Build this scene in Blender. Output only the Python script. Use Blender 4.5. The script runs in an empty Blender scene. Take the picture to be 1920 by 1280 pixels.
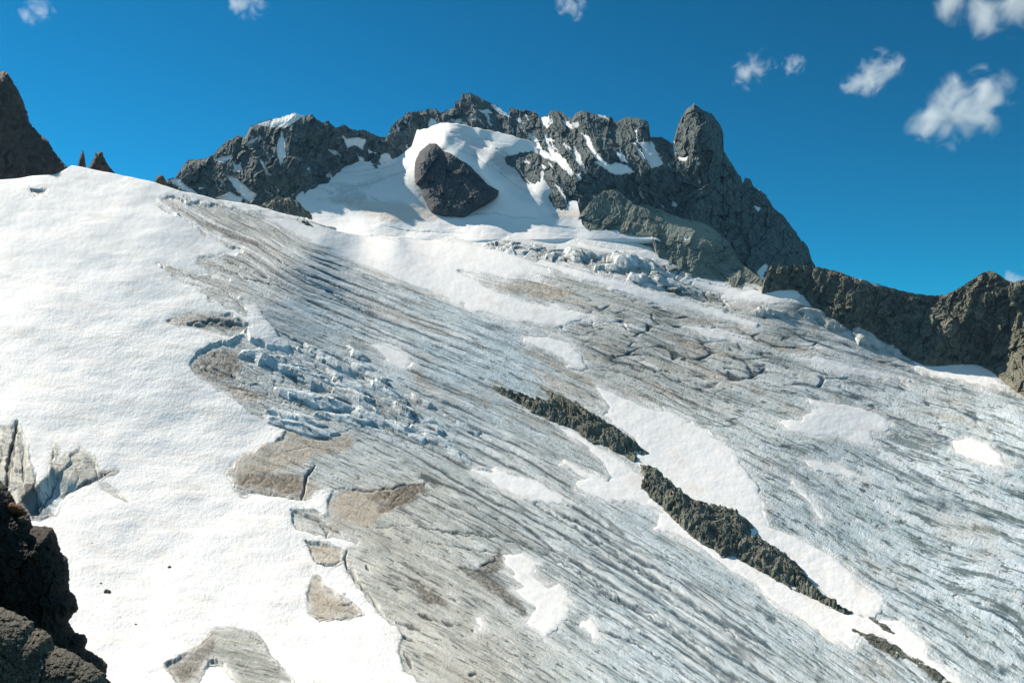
import bpy, bmesh, math, random
import numpy as np
from mathutils import Vector
C = bpy.context
scene = C.scene
R = math.radians
# ------------------------------------------------------------------ camera
PITCH = R(6.0)
FPX = 1600.0            # focal length in photo pixels (1920 wide)
cam_d = bpy.data.cameras.new('camera')
cam_d.sensor_width = 36.0
cam_d.lens = 36.0 * FPX / 1920.0
cam_d.clip_start = 0.5
cam_d.clip_end = 40000
cam = bpy.data.objects.new('camera', cam_d)
scene.collection.objects.link(cam)
cam.location = (0, 0, 0)
cam.rotation_euler = (R(90) + PITCH, 0, 0)
scene.camera = cam
# ------------------------------------------------------------------ light
SUN_AZ, SUN_EL = R(-48.0), R(41.0)     # azimuth from +Y towards +X
world = bpy.data.worlds.new('World')
scene.world = world
world.use_nodes = True
nt = world.node_tree
bg = nt.nodes['Background']
sky = nt.nodes.new('ShaderNodeTexSky')
sky.sky_type = 'NISHITA'
sky.sun_disc = False
sky.sun_elevation = SUN_EL
sky.sun_rotation = SUN_AZ
sky.altitude = 3200
sky.air_density = 1.0
sky.dust_density = 0.15
sky.ozone_density = 1.6
def wn(t, **k):
    o = nt.nodes.new(t)
    for a, b in k.items(): setattr(o, a, b)
    return o
# deep alpine blue: a steeper gradient than the plain model
gam = wn('ShaderNodeGamma'); gam.inputs['Gamma'].default_value = 1.5
nt.links.new(sky.outputs['Color'], gam.inputs['Color'])
tint = wn('ShaderNodeMix', data_type='RGBA', blend_type='MULTIPLY')
tint.inputs['Factor'].default_value = 1.0
tint.inputs['B'].default_value = (0.026, 0.30, 0.275, 1)
nt.links.new(gam.outputs['Color'], tint.inputs['A'])
# added fill light: unseen broken cloud overhead and behind the viewer brightens the shadows
wtc = wn('ShaderNodeTexCoord'); sep = wn('ShaderNodeSeparateXYZ')
nt.links.new(wtc.outputs['Generated'], sep.inputs[0])
ahead = wn('ShaderNodeMapRange', interpolation_type='SMOOTHSTEP')
nt.links.new(sep.outputs['Y'], ahead.inputs[0])
for k_, v_ in zip((1, 2, 3, 4), (.40, -.25, 0.0, 1.0)): ahead.inputs[k_].default_value = v_
fill_noise = wn('ShaderNodeTexNoise'); nt.links.new(wtc.outputs['Generated'], fill_noise.inputs['Vector'])
fill_noise.inputs['Scale'].default_value = 3.0; fill_noise.inputs['Detail'].default_value = 6
fill_ramp = wn('ShaderNodeMapRange', interpolation_type='SMOOTHSTEP'); nt.links.new(fill_noise.outputs['Fac'], fill_ramp.inputs[0])
for k_, v_ in zip((1, 2, 3, 4), (.35, .6, .35, 1.0)): fill_ramp.inputs[k_].default_value = v_
fill_mask = wn('ShaderNodeMath', operation='MULTIPLY'); nt.links.new(ahead.outputs[0], fill_mask.inputs[0]); nt.links.new(fill_ramp.outputs[0], fill_mask.inputs[1])
wmix = wn('ShaderNodeMix', data_type='RGBA')
wmix.inputs['B'].default_value = (1.15, 2.1, 3.0, 1)
nt.links.new(fill_mask.outputs[0], wmix.inputs['Factor'])
nt.links.new(tint.outputs['Result'], wmix.inputs['A'])
nt.links.new(wmix.outputs['Result'], bg.inputs['Color'])
bg.inputs['Strength'].default_value = 0.105
sun_d = bpy.data.lights.new('sun', 'SUN')
sun_d.energy = 5.0
sun_d.angle = R(0.5)
sun_d.color = (1.0, 0.90, 0.77)
sun = bpy.data.objects.new('sun', sun_d)
scene.collection.objects.link(sun)
SUNDIR = Vector((math.sin(SUN_AZ)*math.cos(SUN_EL), math.cos(SUN_AZ)*math.cos(SUN_EL), math.sin(SUN_EL)))
sun.rotation_euler = SUNDIR.to_track_quat('Z', 'Y').to_euler()
scene.view_settings.view_transform = 'Standard'
scene.view_settings.look = 'None'
scene.view_settings.gamma = 1.0
scene.view_settings.exposure = 0.65
scene.cycles.volume_bounces = 5
scene.cycles.use_denoising = True
scene.cycles.denoiser = 'OPENIMAGEDENOISE'
scene.cycles.denoising_input_passes = 'RGB_ALBEDO_NORMAL'
scene.cycles.denoising_prefilter = 'ACCURATE'
# ------------------------------------------------------------------ numeric helpers
S = 2.0
cp, sp_ = math.cos(PITCH), math.sin(PITCH)
def W(px, py, d):
    """photo pixel + ground depth (metres along +Y) -> world point"""
    x = (px - 960.0) / FPX
    y = (640.0 - py) / FPX
    den = cp - y * sp_
    t = d / den
    return np.stack([x * t, d + 0 * x, (sp_ + y * cp) * t], -1)
U32 = np.uint32
def _hash(ix, iy, seed):
    h = (ix.astype(np.int64) * 374761393 + iy.astype(np.int64) * 668265263 + seed * 2246822519) & 0xFFFFFFFF
    h = ((h ^ (h >> 13)) * 1274126177) & 0xFFFFFFFF
    h = ((h ^ (h >> 16)) * 2654435761) & 0xFFFFFFFF
    return h ^ (h >> 15)
_ang = np.arange(256) * (2 * np.pi / 256)
_GC, _GS = np.cos(_ang), np.sin(_ang)
def pn(x, y, seed=0):
    x0 = np.floor(x); y0 = np.floor(y)
    fx = x - x0; fy = y - y0
    ix = x0.astype(np.int64); iy = y0.astype(np.int64)
    u = fx*fx*fx*(fx*(fx*6-15)+10); v = fy*fy*fy*(fy*(fy*6-15)+10)
    def g(a, b):
        h = _hash(ix+a, iy+b, seed) & 255
        return _GC[h]*(fx-a) + _GS[h]*(fy-b)
    n0 = g(0,0); n0 = n0 + u*(g(1,0)-n0)
    n1 = g(0,1); n1 = n1 + u*(g(1,1)-n1)
    return (n0 + v*(n1-n0)) * 1.5
def fbm(x, y, o=4, seed=0, gain=.5, lac=2.03):
    r = 0; a = 1.0; t = 0
    for i in range(o):
        r = r + a*pn(x, y, seed+i*17); t += a
        x = x*lac+3.1; y = y*lac+1.7; a *= gain
    return r/t*1.6
def ridged(x, y, o=4, seed=0, gain=.5, lac=2.07):
    r = 0; a = 1.0; t = 0
    for i in range(o):
        r = r + a*(1-2*np.abs(pn(x, y, seed+i*17))); t += a
        x = x*lac+3.1; y = y*lac+1.7; a *= gain
    return r/t
def facet(x, y, seed=0, tilt=1.0):
    """broken rock: every cell its own tilted plane"""
    ix = np.floor(x).astype(np.int64); iy = np.floor(y).astype(np.int64)
    best = np.full(x.shape, 9e9); val = np.zeros(x.shape); second = best.copy()
    for a in (-1,0,1):
        for b in (-1,0,1):
            h = _hash(ix+a, iy+b, seed)
            cx = ix+a + (h & 1023)/1023.0; cy = iy+b + ((h>>10) & 1023)/1023.0
            dx = x-cx; dy = y-cy; d2 = dx*dx+dy*dy
            h2 = _hash(ix+a, iy+b, seed+91)
            v = ((h2 & 255)/255.0-.5) + tilt*((((h2>>8)&255)/127.5-1)*dx + (((h2>>16)&255)/127.5-1)*dy)
            m = d2 < best
            second = np.where(m, best, np.minimum(second, d2))
            val = np.where(m, v, val); best = np.where(m, d2, best)
    return val, np.sqrt(second)-np.sqrt(best)
def sst(a, b, x):
    t = np.clip((x-a)/(b-a), 0, 1); return t*t*(3-2*t)
def sdf(px, py, poly):
    """signed distance in photo pixels, positive inside"""
    P = np.asarray(poly, float); Q = np.roll(P, -1, 0)
    best = np.full(px.shape, 1e12); ins = np.zeros(px.shape, bool)
    for (ax, ay), (bx, by) in zip(P, Q):
        ex, ey = bx-ax, by-ay
        wx, wy = px-ax, py-ay
        t = np.clip((wx*ex+wy*ey)/(ex*ex+ey*ey+1e-9), 0, 1)
        dx = wx-ex*t; dy = wy-ey*t
        best = np.minimum(best, dx*dx+dy*dy)
        if ay != by:
            ins ^= ((ay > py) != (by > py)) & (px < ex*(py-ay)/(by-ay)+ax)
    d = np.sqrt(best)
    return np.where(ins, d, -d)
def sdf_box(px, py, poly, pad=40):
    """sdf evaluated only near the polygon, -pad elsewhere"""
    P = np.asarray(poly, float)
    x0, y0 = P.min(0)-pad; x1, y1 = P.max(0)+pad
    out = np.full(px.shape, -float(pad))
    m = (px > x0) & (px < x1) & (py > y0) & (py < y1)
    if m.any():
        out[m] = np.maximum(sdf(px[m], py[m], poly), -pad)
    return out
def line_dist(px, py, pts, pad=30):
    P = np.asarray(pts, float)
    x0, y0 = P.min(0)-pad; x1, y1 = P.max(0)+pad
    out = np.full(px.shape, float(pad)); tt = np.zeros(px.shape)
    m = (px > x0) & (px < x1) & (py > y0) & (py < y1)
    if not m.any(): return out, tt
    X = px[m]; Y = py[m]; best = np.full(X.shape, 1e12); bt = np.zeros(X.shape); n = len(P)-1
    for i in range(n):
        ax, ay = P[i]; ex, ey = P[i+1]-P[i]
        t = np.clip(((X-ax)*ex+(Y-ay)*ey)/(ex*ex+ey*ey+1e-9), 0, 1)
        d2 = (X-ax-ex*t)**2+(Y-ay-ey*t)**2
        k = d2 < best
        best = np.where(k, d2, best); bt = np.where(k, (i+t)/n, bt)
    out[m] = np.minimum(np.sqrt(best), pad); tt[m] = bt
    return out, tt
class RBF:
    """thin plate spline through scattered control values"""
    def __init__(s, pts, vals, smooth=0.0, scale=500.0):
        P = np.asarray(pts, float)/scale; s.sc = scale; s.P = P; n = len(P)
        r2 = ((P[:,None]-P[None])**2).sum(-1)
        K = .5*r2*np.log(r2+1e-12) + np.eye(n)*smooth
        A = np.zeros((n+3, n+3)); A[:n,:n] = K
        A[:n,n] = 1; A[:n,n+1:] = P; A[n,:n] = 1; A[n+1:,:n] = P.T
        s.w = np.linalg.solve(A, np.concatenate([np.asarray(vals, float), np.zeros(3)]))
    def __call__(s, px, py):
        x = np.ravel(px)/s.sc; y = np.ravel(py)/s.sc; n = len(s.P)
        r = s.w[n] + s.w[n+1]*x + s.w[n+2]*y
        for i in range(n):
            q = (x-s.P[i,0])**2+(y-s.P[i,1])**2
            r += s.w[i]*.5*q*np.log(q+1e-12)
        return r.reshape(np.shape(px))
class Depth:
    def __init__(s, tab, smooth=0.0):
        s.f = RBF([(a, b) for a, b, c in tab], [math.log(c*S) for a, b, c in tab], smooth)
    def __call__(s, px, py): return np.exp(s.f(px, py))
# ------------------------------------------------------------------ mesh helpers
def tag(o, label, cat, group=None, kind=None):
    o['label'] = label; o['category'] = cat
    if group: o['group'] = group
    if kind: o['kind'] = kind
    return o
def grid_mesh(name, V, mat, attrs=None, keep=None, smooth=True, extra=None):
    """V: (rows, cols, 3) lattice; keep: per-quad mask; links ONE object. Origin at the base centre."""
    nr, nc = V.shape[:2]
    idx = np.arange(nr*nc).reshape(nr, nc)
    q = np.stack([idx[:-1,:-1], idx[:-1,1:], idx[1:,1:], idx[1:,:-1]], -1)
    q = q.reshape(-1, 4) if keep is None else q[keep]
    return quad_mesh(name, V.reshape(-1, 3), q, mat, {k: a.reshape(-1, *a.shape[2:]) for k, a in (attrs or {}).items()}, smooth)
def quad_mesh(name, verts, q, mat, attrs=None, smooth=True, parent=None):
    used = np.zeros(len(verts), bool); used[q.ravel()] = True
    remap = np.cumsum(used)-1
    q = remap[q]; verts = verts[used]
    org = np.array([(verts[:,0].min()+verts[:,0].max())/2, (verts[:,1].min()+verts[:,1].max())/2, verts[:,2].min()])
    if parent is not None: org = np.array(parent.location)
    me = bpy.data.meshes.new(name)
    me.vertices.add(len(verts)); me.vertices.foreach_set('co', (verts-org).astype(np.float32).ravel())
    me.loops.add(q.size); me.loops.foreach_set('vertex_index', q.astype(np.int32).ravel())
    me.polygons.add(len(q)); me.polygons.foreach_set('loop_start', np.arange(0, q.size, q.shape[1], dtype=np.int32))
    me.polygons.foreach_set('loop_total', np.full(len(q), q.shape[1], np.int32))
    me.update(calc_edges=True)
    me.polygons.foreach_set('use_smooth', np.full(len(q), smooth, bool))
    for k, a in (attrs or {}).items():
        a = a[used]
        if a.ndim == 1:
            at = me.attributes.new(k, 'FLOAT', 'POINT'); at.data.foreach_set('value', a.astype(np.float32))
        else:
            at = me.attributes.new(k, 'FLOAT_VECTOR', 'POINT')
            at.data.foreach_set('vector', np.concatenate([a, np.zeros((len(a), 3-a.shape[1]))], 1).astype(np.float32).ravel())
    me.materials.append(mat)
    o = bpy.data.objects.new(name, me)
    scene.collection.objects.link(o)
    if parent is None: o.location = org
    else: o.parent = parent
    return o
# ------------------------------------------------------------------ material helpers
class NT:
    def __init__(s, name):
        s.m = bpy.data.materials.new(name); s.m.use_nodes = True
        s.t = s.m.node_tree; s.b = s.t.nodes['Principled BSDF']
        s.b.inputs['Roughness'].default_value = .85
        s.b.inputs['Specular IOR Level'].default_value = .25
    def n(s, t, **k):
        o = s.t.nodes.new(t)
        for a, b in k.items(): setattr(o, a, b)
        return o
    def put(s, sock, v):
        if hasattr(v, 'default_value') or isinstance(v, bpy.types.NodeSocket): s.t.links.new(v, sock)
        elif isinstance(v, (tuple, list)) and len(v) == 3 and sock.type == 'RGBA': sock.default_value = (*v, 1)
        else: sock.default_value = v
    def attr(s, name, vec=False):
        a = s.n('ShaderNodeAttribute', attribute_name=name)
        return a.outputs['Vector' if vec else 'Fac']
    def math(s, op, a, b=0.0, c=0.0, clamp=False):
        o = s.n('ShaderNodeMath', operation=op); o.use_clamp = clamp
        s.put(o.inputs[0], a); s.put(o.inputs[1], b)
        if op in ('MULTIPLY_ADD',): s.put(o.inputs[2], c)
        return o.outputs[0]
    def mix(s, f, a, b, mode='MIX'):
        o = s.n('ShaderNodeMix', data_type='RGBA', blend_type=mode)
        s.put(o.inputs['Factor'], f); s.put(o.inputs['A'], a); s.put(o.inputs['B'], b)
        return o.outputs['Result']
    def vmul(s, v, k):
        o = s.n('ShaderNodeVectorMath', operation='MULTIPLY'); s.put(o.inputs[0], v); o.inputs[1].default_value = k
        return o.outputs[0]
    def noise(s, vec, scale, detail=4, rough=.55, dist=0.0, lac=2.0):
        o = s.n('ShaderNodeTexNoise'); s.t.links.new(vec, o.inputs['Vector'])
        o.inputs['Scale'].default_value = scale; o.inputs['Detail'].default_value = detail
        o.inputs['Roughness'].default_value = rough; o.inputs['Distortion'].default_value = dist
        o.inputs['Lacunarity'].default_value = lac
        return o.outputs['Fac']
    def voro(s, vec, scale, feature='F1', out='Distance', rand=1.0):
        o = s.n('ShaderNodeTexVoronoi', feature=feature); s.t.links.new(vec, o.inputs['Vector'])
        o.inputs['Scale'].default_value = scale; o.inputs['Randomness'].default_value = rand
        return o.outputs[out]
    def ramp(s, f, lo, hi, a=0.0, b=1.0):
        o = s.n('ShaderNodeMapRange'); s.put(o.inputs[0], f)
        o.inputs[1].default_value = lo; o.inputs[2].default_value = hi; o.inputs[3].default_value = a; o.inputs[4].default_value = b
        o.interpolation_type = 'SMOOTHSTEP'
        return o.outputs[0]
    def bump(s, h, dist, strength=1.0, normal=None):
        o = s.n('ShaderNodeBump'); s.put(o.inputs['Height'], h); s.put(o.inputs['Distance'], dist)
        o.inputs['Strength'].default_value = strength
        if normal is not None: s.t.links.new(normal, o.inputs['Normal'])
        return o.outputs['Normal']
    def done(s, col, normal=None, rough=None):
        s.put(s.b.inputs['Base Color'], col)
        if normal is not None: s.t.links.new(normal, s.b.inputs['Normal'])
        if rough is not None: s.put(s.b.inputs['Roughness'], rough)
        return s.m
def snow_material():
    m = NT('snow'); f = m.attr('flow', True); sc = m.attr('scale'); tan = m.attr('tan')
    # melt dimples, drawn out down the fall line
    n1 = m.noise(m.vmul(f, (1.0, 1.4, 1)), 13, 3, .65, .0)
    n2 = m.noise(m.vmul(f, (.8, 1.2, 1)), 27, 2, .6)
    n3 = m.noise(f, 1.6, 4, .6); grain = m.attr('grain')
    h = m.math('MULTIPLY_ADD', n2, .45, n1)
    nrm = m.bump(h, m.math('MULTIPLY', m.math('MULTIPLY', sc, 2.0), grain), .8)
    c = m.mix(m.ramp(n3, .35, .7), (.85, .845, .835), (.88, .865, .83))
    c = m.mix(m.math('MULTIPLY', m.ramp(n1, .42, .28), grain), c, (.70, .72, .74))
    c = m.mix(m.math('MULTIPLY', tan, m.ramp(n1, .2, .7, .7, 1)), c, (.62, .47, .34))
    c = m.mix(m.math('MULTIPLY', m.attr('icy'), m.ramp(n1, .3, .6, .5, 1)), c, (.42, .455, .45))
    return m.done(c, nrm, .8)
def ice_material():
    m = NT('glacier ice'); f = m.attr('flow', True); sc = m.attr('scale')
    blue = m.attr('blue'); dark = m.attr('dark'); tan = m.attr('tan'); brown = m.attr('brown'); snow = m.attr('snow'); fur = m.attr('fur'); pale = m.attr('pale')
    st1 = m.noise(m.vmul(f, (.45, 9.0, 1)), 1.2, 6, .68, .05)     # long streaks along the flow
    st2 = m.noise(m.vmul(f, (3.2, 13.0, 1)), 1.0, 5, .7, .3)      # short strokes of grit
    st3 = m.noise(m.vmul(f, (1.6, 16.0, 1)), 1.0, 4, .75, .1)
    gr = m.noise(m.vmul(f, (1, 1.3, 1)), 15, 5, .8)
    big = m.noise(m.vmul(f, (.5, 1.6, 1)), 1.0, 4, .6)
    grey = m.mix(pale, (.335, .345, .30), (.63, .62, .56))
    bl = m.mix(pale, (.37, .49, .52), (.71, .81, .86))
    c = m.mix(blue, grey, bl)
    c = m.mix(m.math('MULTIPLY', m.ramp(st1, .52, .62), m.math('MULTIPLY', fur, .75)), c, (.74, .77, .79))
    c = m.mix(m.math('MULTIPLY', m.ramp(st1, .48, .40), m.math('MULTIPLY', fur, .9)), c, (.095, .13, .125))
    c = m.mix(m.math('MULTIPLY', m.ramp(st3, .56, .62), .6), c, (.70, .71, .70))
    c = m.mix(m.math('MULTIPLY', m.ramp(st3, .44, .385), .8), c, (.10, .125, .12))
    c = m.mix(m.math('MULTIPLY', m.ramp(st2, .42, .36), .85), c, (.055, .068, .064))
    c = m.mix(m.math('MULTIPLY', m.ramp(gr, .41, .34), .5), c, (.10, .11, .10))
    c = m.mix(m.math('MULTIPLY', m.ramp(gr, .60, .70), .3), c, (.68, .68, .66))
    c = m.mix(m.math('MULTIPLY', m.ramp(big, .52, .70), .35), c, (.36, .30, .235))
    c = m.mix(m.math('MULTIPLY', tan, m.ramp(gr, .40, .56, .25, 1)), c, (.44, .355, .255))
    c = m.mix(m.math('MULTIPLY', brown, m.ramp(gr, .38, .58, 1, .45)), c, (.085, .062, .036))
    c = m.mix(m.math('MULTIPLY', dark, m.ramp(gr, .3, .7, 1, .8)), c, m.mix(blue, (.034, .040, .038), (.05, .095, .12)))  # crevasse shade painted in, along with dirt and deep-ice blue
    c = m.mix(snow, c, (.82, .815, .79))
    h = m.math('MULTIPLY_ADD', st2, 1.2, m.math('MULTIPLY_ADD', gr, .9, m.math('MULTIPLY_ADD', st3, .9, st1)))
    nrm = m.bump(h, m.math('MULTIPLY', sc, 3.2), .8)
    return m.done(c, nrm, .62)
def rock_material(name, c_dark, c_mid, c_light, sc_px, bump_m=1.0, lichen=None, strata=(1, 1, 1), rust=.3):
    m = NT(name)
    tc = m.n('ShaderNodeTexCoord').outputs['Object']
    tc = m.vmul(tc, strata)
    snow = m.attr('snow'); scree = m.attr('scree')
    n1 = m.noise(tc, .018/sc_px, 6, .62, .6)
    n2 = m.noise(tc, .07/sc_px, 6, .75, .5)
    n3 = m.noise(tc, .3/sc_px, 4, .7)
    v = m.voro(tc, .13/sc_px, 'DISTANCE_TO_EDGE')
    vc = m.voro(tc, .14/sc_px, 'F1', 'Color')
    c = m.mix(m.ramp(n1, .35, .65), c_dark, c_mid)
    c = m.mix(m.math('MULTIPLY', m.ramp(n2, .48, .7), .8), c, c_light)
    c = m.mix(m.math('MULTIPLY', m.ramp(n1, .56, .72), rust), c, (.14, .085, .055))
    bw = m.n('ShaderNodeRGBToBW'); m.t.links.new(vc, bw.inputs[0])
    c = m.mix(.16, c, m.mix(bw.outputs[0], tuple(k*.45 for k in c_dark), tuple(min(1, k*1.5) for k in c_light)), 'MIX')
    c = m.mix(m.math('MULTIPLY', m.ramp(n2, .46, .3), .6), c, tuple(k*.4 for k in c_dark))
    if lichen:
        l1 = m.noise(tc, .045/sc_px, 6, .75, .5)
        c = m.mix(m.ramp(l1, .56, .63), c, lichen)
        l2 = m.noise(m.vmul(tc, (1.3, 1.1, .9)), .09/sc_px, 6, .75)
        c = m.mix(m.math('MULTIPLY', m.ramp(l2, .58, .64), .7), c, (.30, .29, .25))
    c = m.mix(scree, c, m.mix(m.ramp(n3, .3, .7), c_mid, c_light))
    c = m.mix(m.ramp(m.math('MULTIPLY_ADD', m.math('SUBTRACT', n2, .5), .9, snow), .42, .58), c, (.76, .76, .75))
    h = m.math('MULTIPLY_ADD', n3, .35, m.math('MULTIPLY_ADD', m.ramp(v, 0, .12), .0, n2))
    nrm = m.bump(h, 6.0*sc_px*bump_m, .9)
    return m.done(c, nrm, .9)
M_SNOW = snow_material()
M_ICE = ice_material()
M_ROCK = rock_material('mountain rock', (.050, .068, .072), (.115, .145, .138), (.235, .28, .25), 1.0, strata=(1, 1, .8), rust=.15)
M_ROCKD = rock_material('dark rock', (.04, .048, .055), (.068, .078, .084), (.13, .14, .14), 1.0, 1.0)
M_RIDGE = rock_material('brown ridge rock', (.075, .076, .056), (.155, .155, .112), (.31, .30, .225), .9, 1.0, None, (1, 1, 1), .4)
M_SPUR = rock_material('grey green spur rock', (.09, .105, .085), (.19, .215, .172), (.34, .365, .30), .8, .7, None, (1, 1, 1), .1)
M_CLIFF = rock_material('red brown cliff rock', (.055, .04, .034), (.10, .072, .055), (.16, .13, .10), .55, 1.0, None, (1, 1, .45), .5)
M_SCREE = rock_material('moraine rock', (.055, .062, .05), (.14, .15, .115), (.38, .385, .31), .6, 1.1, None, (1, 1, 1), .35)
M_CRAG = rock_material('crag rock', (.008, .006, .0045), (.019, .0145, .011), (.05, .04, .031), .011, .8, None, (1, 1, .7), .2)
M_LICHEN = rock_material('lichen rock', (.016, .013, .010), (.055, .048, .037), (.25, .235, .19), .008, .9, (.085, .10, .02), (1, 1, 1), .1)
M_ORANGE = rock_material('orange rock', (.10, .04, .015), (.20, .08, .025), (.26, .13, .06), .006, .8)
# ------------------------------------------------------------------ glacier surface
DG = Depth([
 (-300,1600,70),(500,1600,85),(1200,1600,105),(2200,1600,150),
 (-300,1280,105),(0,1280,115),(300,1280,130),(600,1280,145),(900,1280,160),(1200,1280,180),(1500,1280,205),(1920,1280,235),(2200,1280,260),
 (-300,1000,155),(0,1000,170),(300,1000,200),(600,1000,225),(900,1000,255),(1200,1000,295),(1500,1000,335),(1920,1000,390),(2200,1000,430),
 (-300,800,210),(0,800,230),(300,800,265),(600,800,310),(900,800,370),(1200,800,430),(1500,800,500),(1920,800,620),(2200,800,720),
 (-300,600,285),(0,600,310),(300,600,355),(600,600,440),(900,600,560),(1200,600,680),(1500,600,830),(1700,660,860),(1920,735,760),
 (-300,450,360),(0,450,400),(300,450,460),(600,450,640),(750,450,810),(900,450,885),(1050,455,910),(1200,470,925),(1350,530,900),(1500,560,880),
 (-300,345,440),(0,345,490),(130,318,560),(300,350,590),(450,385,640),(600,425,720),(680,445,805),(760,444,860),(850,440,905),(960,440,920),(1080,445,935),(2200,735,860)], 1e-4)
crest = [(-400,350),(-100,346),(0,342),(60,333),(100,330),(112,326),(135,310),(160,313),(200,322),(240,331),(280,342),(300,348),(340,362),(400,373),(440,378),(480,384),(520,396),(560,410),(600,424),(640,434),(690,443),(760,444),(850,440),(960,440),(1080,445),(1180,450),(1240,455),(1250,470),(1262,490),(1300,508),(1345,516),(1371,528),(1434,535),(1490,532),(1510,560),(1520,572),(1549,590),(1577,594),(1605,612),(1639,618),(1661,630),(1695,655),(1734,672),(1800,664),(1830,666),(1864,682),(1900,712),(1920,726),(2000,760),(2400,800)]
cx_, cy_ = np.array(crest).T
PSI_LINES = {
 490:[(600,410),(800,455),(1000,490),(1200,545),(1400,600),(1600,655),(1920,740)],
 575:[(480,392),(650,450),(820,520),(1000,575),(1200,640),(1500,740),(1920,900)],
 690:[(300,370),(480,450),(700,570),(850,630),(1000,690),(1250,800),(1500,920),(1920,1100)],
 727:[(1150,790),(1300,868),(1500,985),(1700,1115),(1920,1265)],
 640:[(900,605),(1100,680),(1300,770),(1600,895),(1920,1040),(2100,1130)],
 765:[(310,495),(500,560),(700,640),(880,710),(1000,765),(1200,880),(1420,1010),(1600,1128),(1800,1255)],
 880:[(320,590),(500,650),(700,740),(850,810),(1000,880),(1200,1000),(1500,1190),(1640,1290)],
 985:[(200,650),(400,720),(600,790),(800,880),(1000,985),(1200,1100),(1450,1270)],
 1130:[(0,740),(300,830),(500,890),(700,970),(850,1045),(1000,1130),(1150,1220),(1250,1280)],
 1280:[(0,960),(300,1020),(550,1080),(750,1160),(1000,1290)]}
PSI = RBF([p for k in PSI_LINES for p in PSI_LINES[k]], [k/100. for k in PSI_LINES for p in PSI_LINES[k]], 4e-2)
BLUE_PTS = [(700,560,.8),(850,640,1),(980,710,1),(600,500,.5),(1000,800,.6),(1150,960,.7),(1300,1060,.8),(1200,1180,.9),(1400,1250,.8),(1700,1000,.85),(1850,1100,.9),(1800,900,.8),(1600,900,.7),(1300,600,.1),(1100,560,.05),(1250,680,.15),(1500,700,.45),(800,900,.15),(800,1100,0),(950,1200,.1),(700,1050,0),(500,480,.1),(650,480,.2),(1700,750,.6),(1500,1250,.7),(600,720,.7),(700,760,.8),(800,820,.7),(1100,760,.3),(400,450,0),(1900,1250,.8),(900,1000,.3)]
FUR_PTS = [(500,450,.35),(700,600,.5),(900,680,.6),(600,700,.3),(800,950,.25),(700,1100,.2),(900,1200,.2),(1100,1000,.5),(1300,1100,.45),(1200,560,.25),(1100,700,.35),(1400,700,.5),(1600,850,.8),(1800,950,.9),(1850,1150,.9),(1650,1000,.85),(1500,1230,.6),(1700,760,.7),(1100,1250,.25),(1900,820,.8),(300,600,.2),(400,1250,.3),(560,900,.1)]
FUR = RBF([p[:2] for p in FUR_PTS], [p[2] for p in FUR_PTS], 1e-2)
BLUE = RBF([p[:2] for p in BLUE_PTS], [p[2] for p in BLUE_PTS], 1e-2)
# --- areas traced on the surface
BIG_SNOW = [(-500,150),(130,280),(340,345),(400,366),(470,378),(560,402),(620,424),(560,420),(480,398),(400,384),(330,372),(292,372),(300,390),(345,412),(385,436),(440,462),(455,470),(420,478),(366,482),(400,508),(430,522),(400,520),(350,505),(300,497),(338,515),(372,540),(392,560),(420,575),(470,594),(450,560),(480,575),(510,610),(530,640),(560,655),(520,655),(470,640),(462,622),(440,640),(395,648),(372,660),(355,682),(368,702),(400,722),(440,746),(460,764),(475,775),(500,780),(535,806),(528,822),(500,832),(470,845),(440,868),(424,886),(436,905),(450,930),(490,922),(530,932),(570,936),(600,918),(634,912),(612,938),(618,968),(590,960),(548,960),(545,985),(590,1000),(640,1006),(672,1014),(664,1028),(640,1034),(650,1060),(668,1090),(690,1120),(718,1158),(745,1172),(757,1190),(748,1215),(752,1245),(790,1275),(860,1320),(900,1500),(900,1700),(-500,1700)]
SNOW_HOLES = [
 [(312,602),(330,590),(390,586),(430,590),(464,612),(456,628),(432,634),(395,622),(345,610)],
 [(575,1018),(612,1018),(640,1030),(640,1054),(612,1062),(590,1050)],
 [(576,1112),(588,1078),(600,1080),(604,1098),(640,1122),(666,1134),(680,1152),(640,1158),(600,1160),(580,1148)],
 [(308,1246),(350,1228),(385,1198),(404,1176),(440,1176),(480,1186),(498,1204),(510,1230),(545,1270),(560,1310),(470,1310),(440,1270),(420,1240),(390,1238),(360,1290),(330,1275)],
 [(-40,806),(20,800),(32,795),(44,815),(52,850),(66,895),(70,905),(92,886),(100,830),(110,840),(108,862),(150,838),(180,862),(186,884),(222,880),(200,892),(170,904),(126,922),(108,962),(60,970),(-40,960)],
 [(188,905),(200,906),(224,926),(238,944),(222,934)],
 [(60,360),(90,358),(84,370),(66,372)]]
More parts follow.
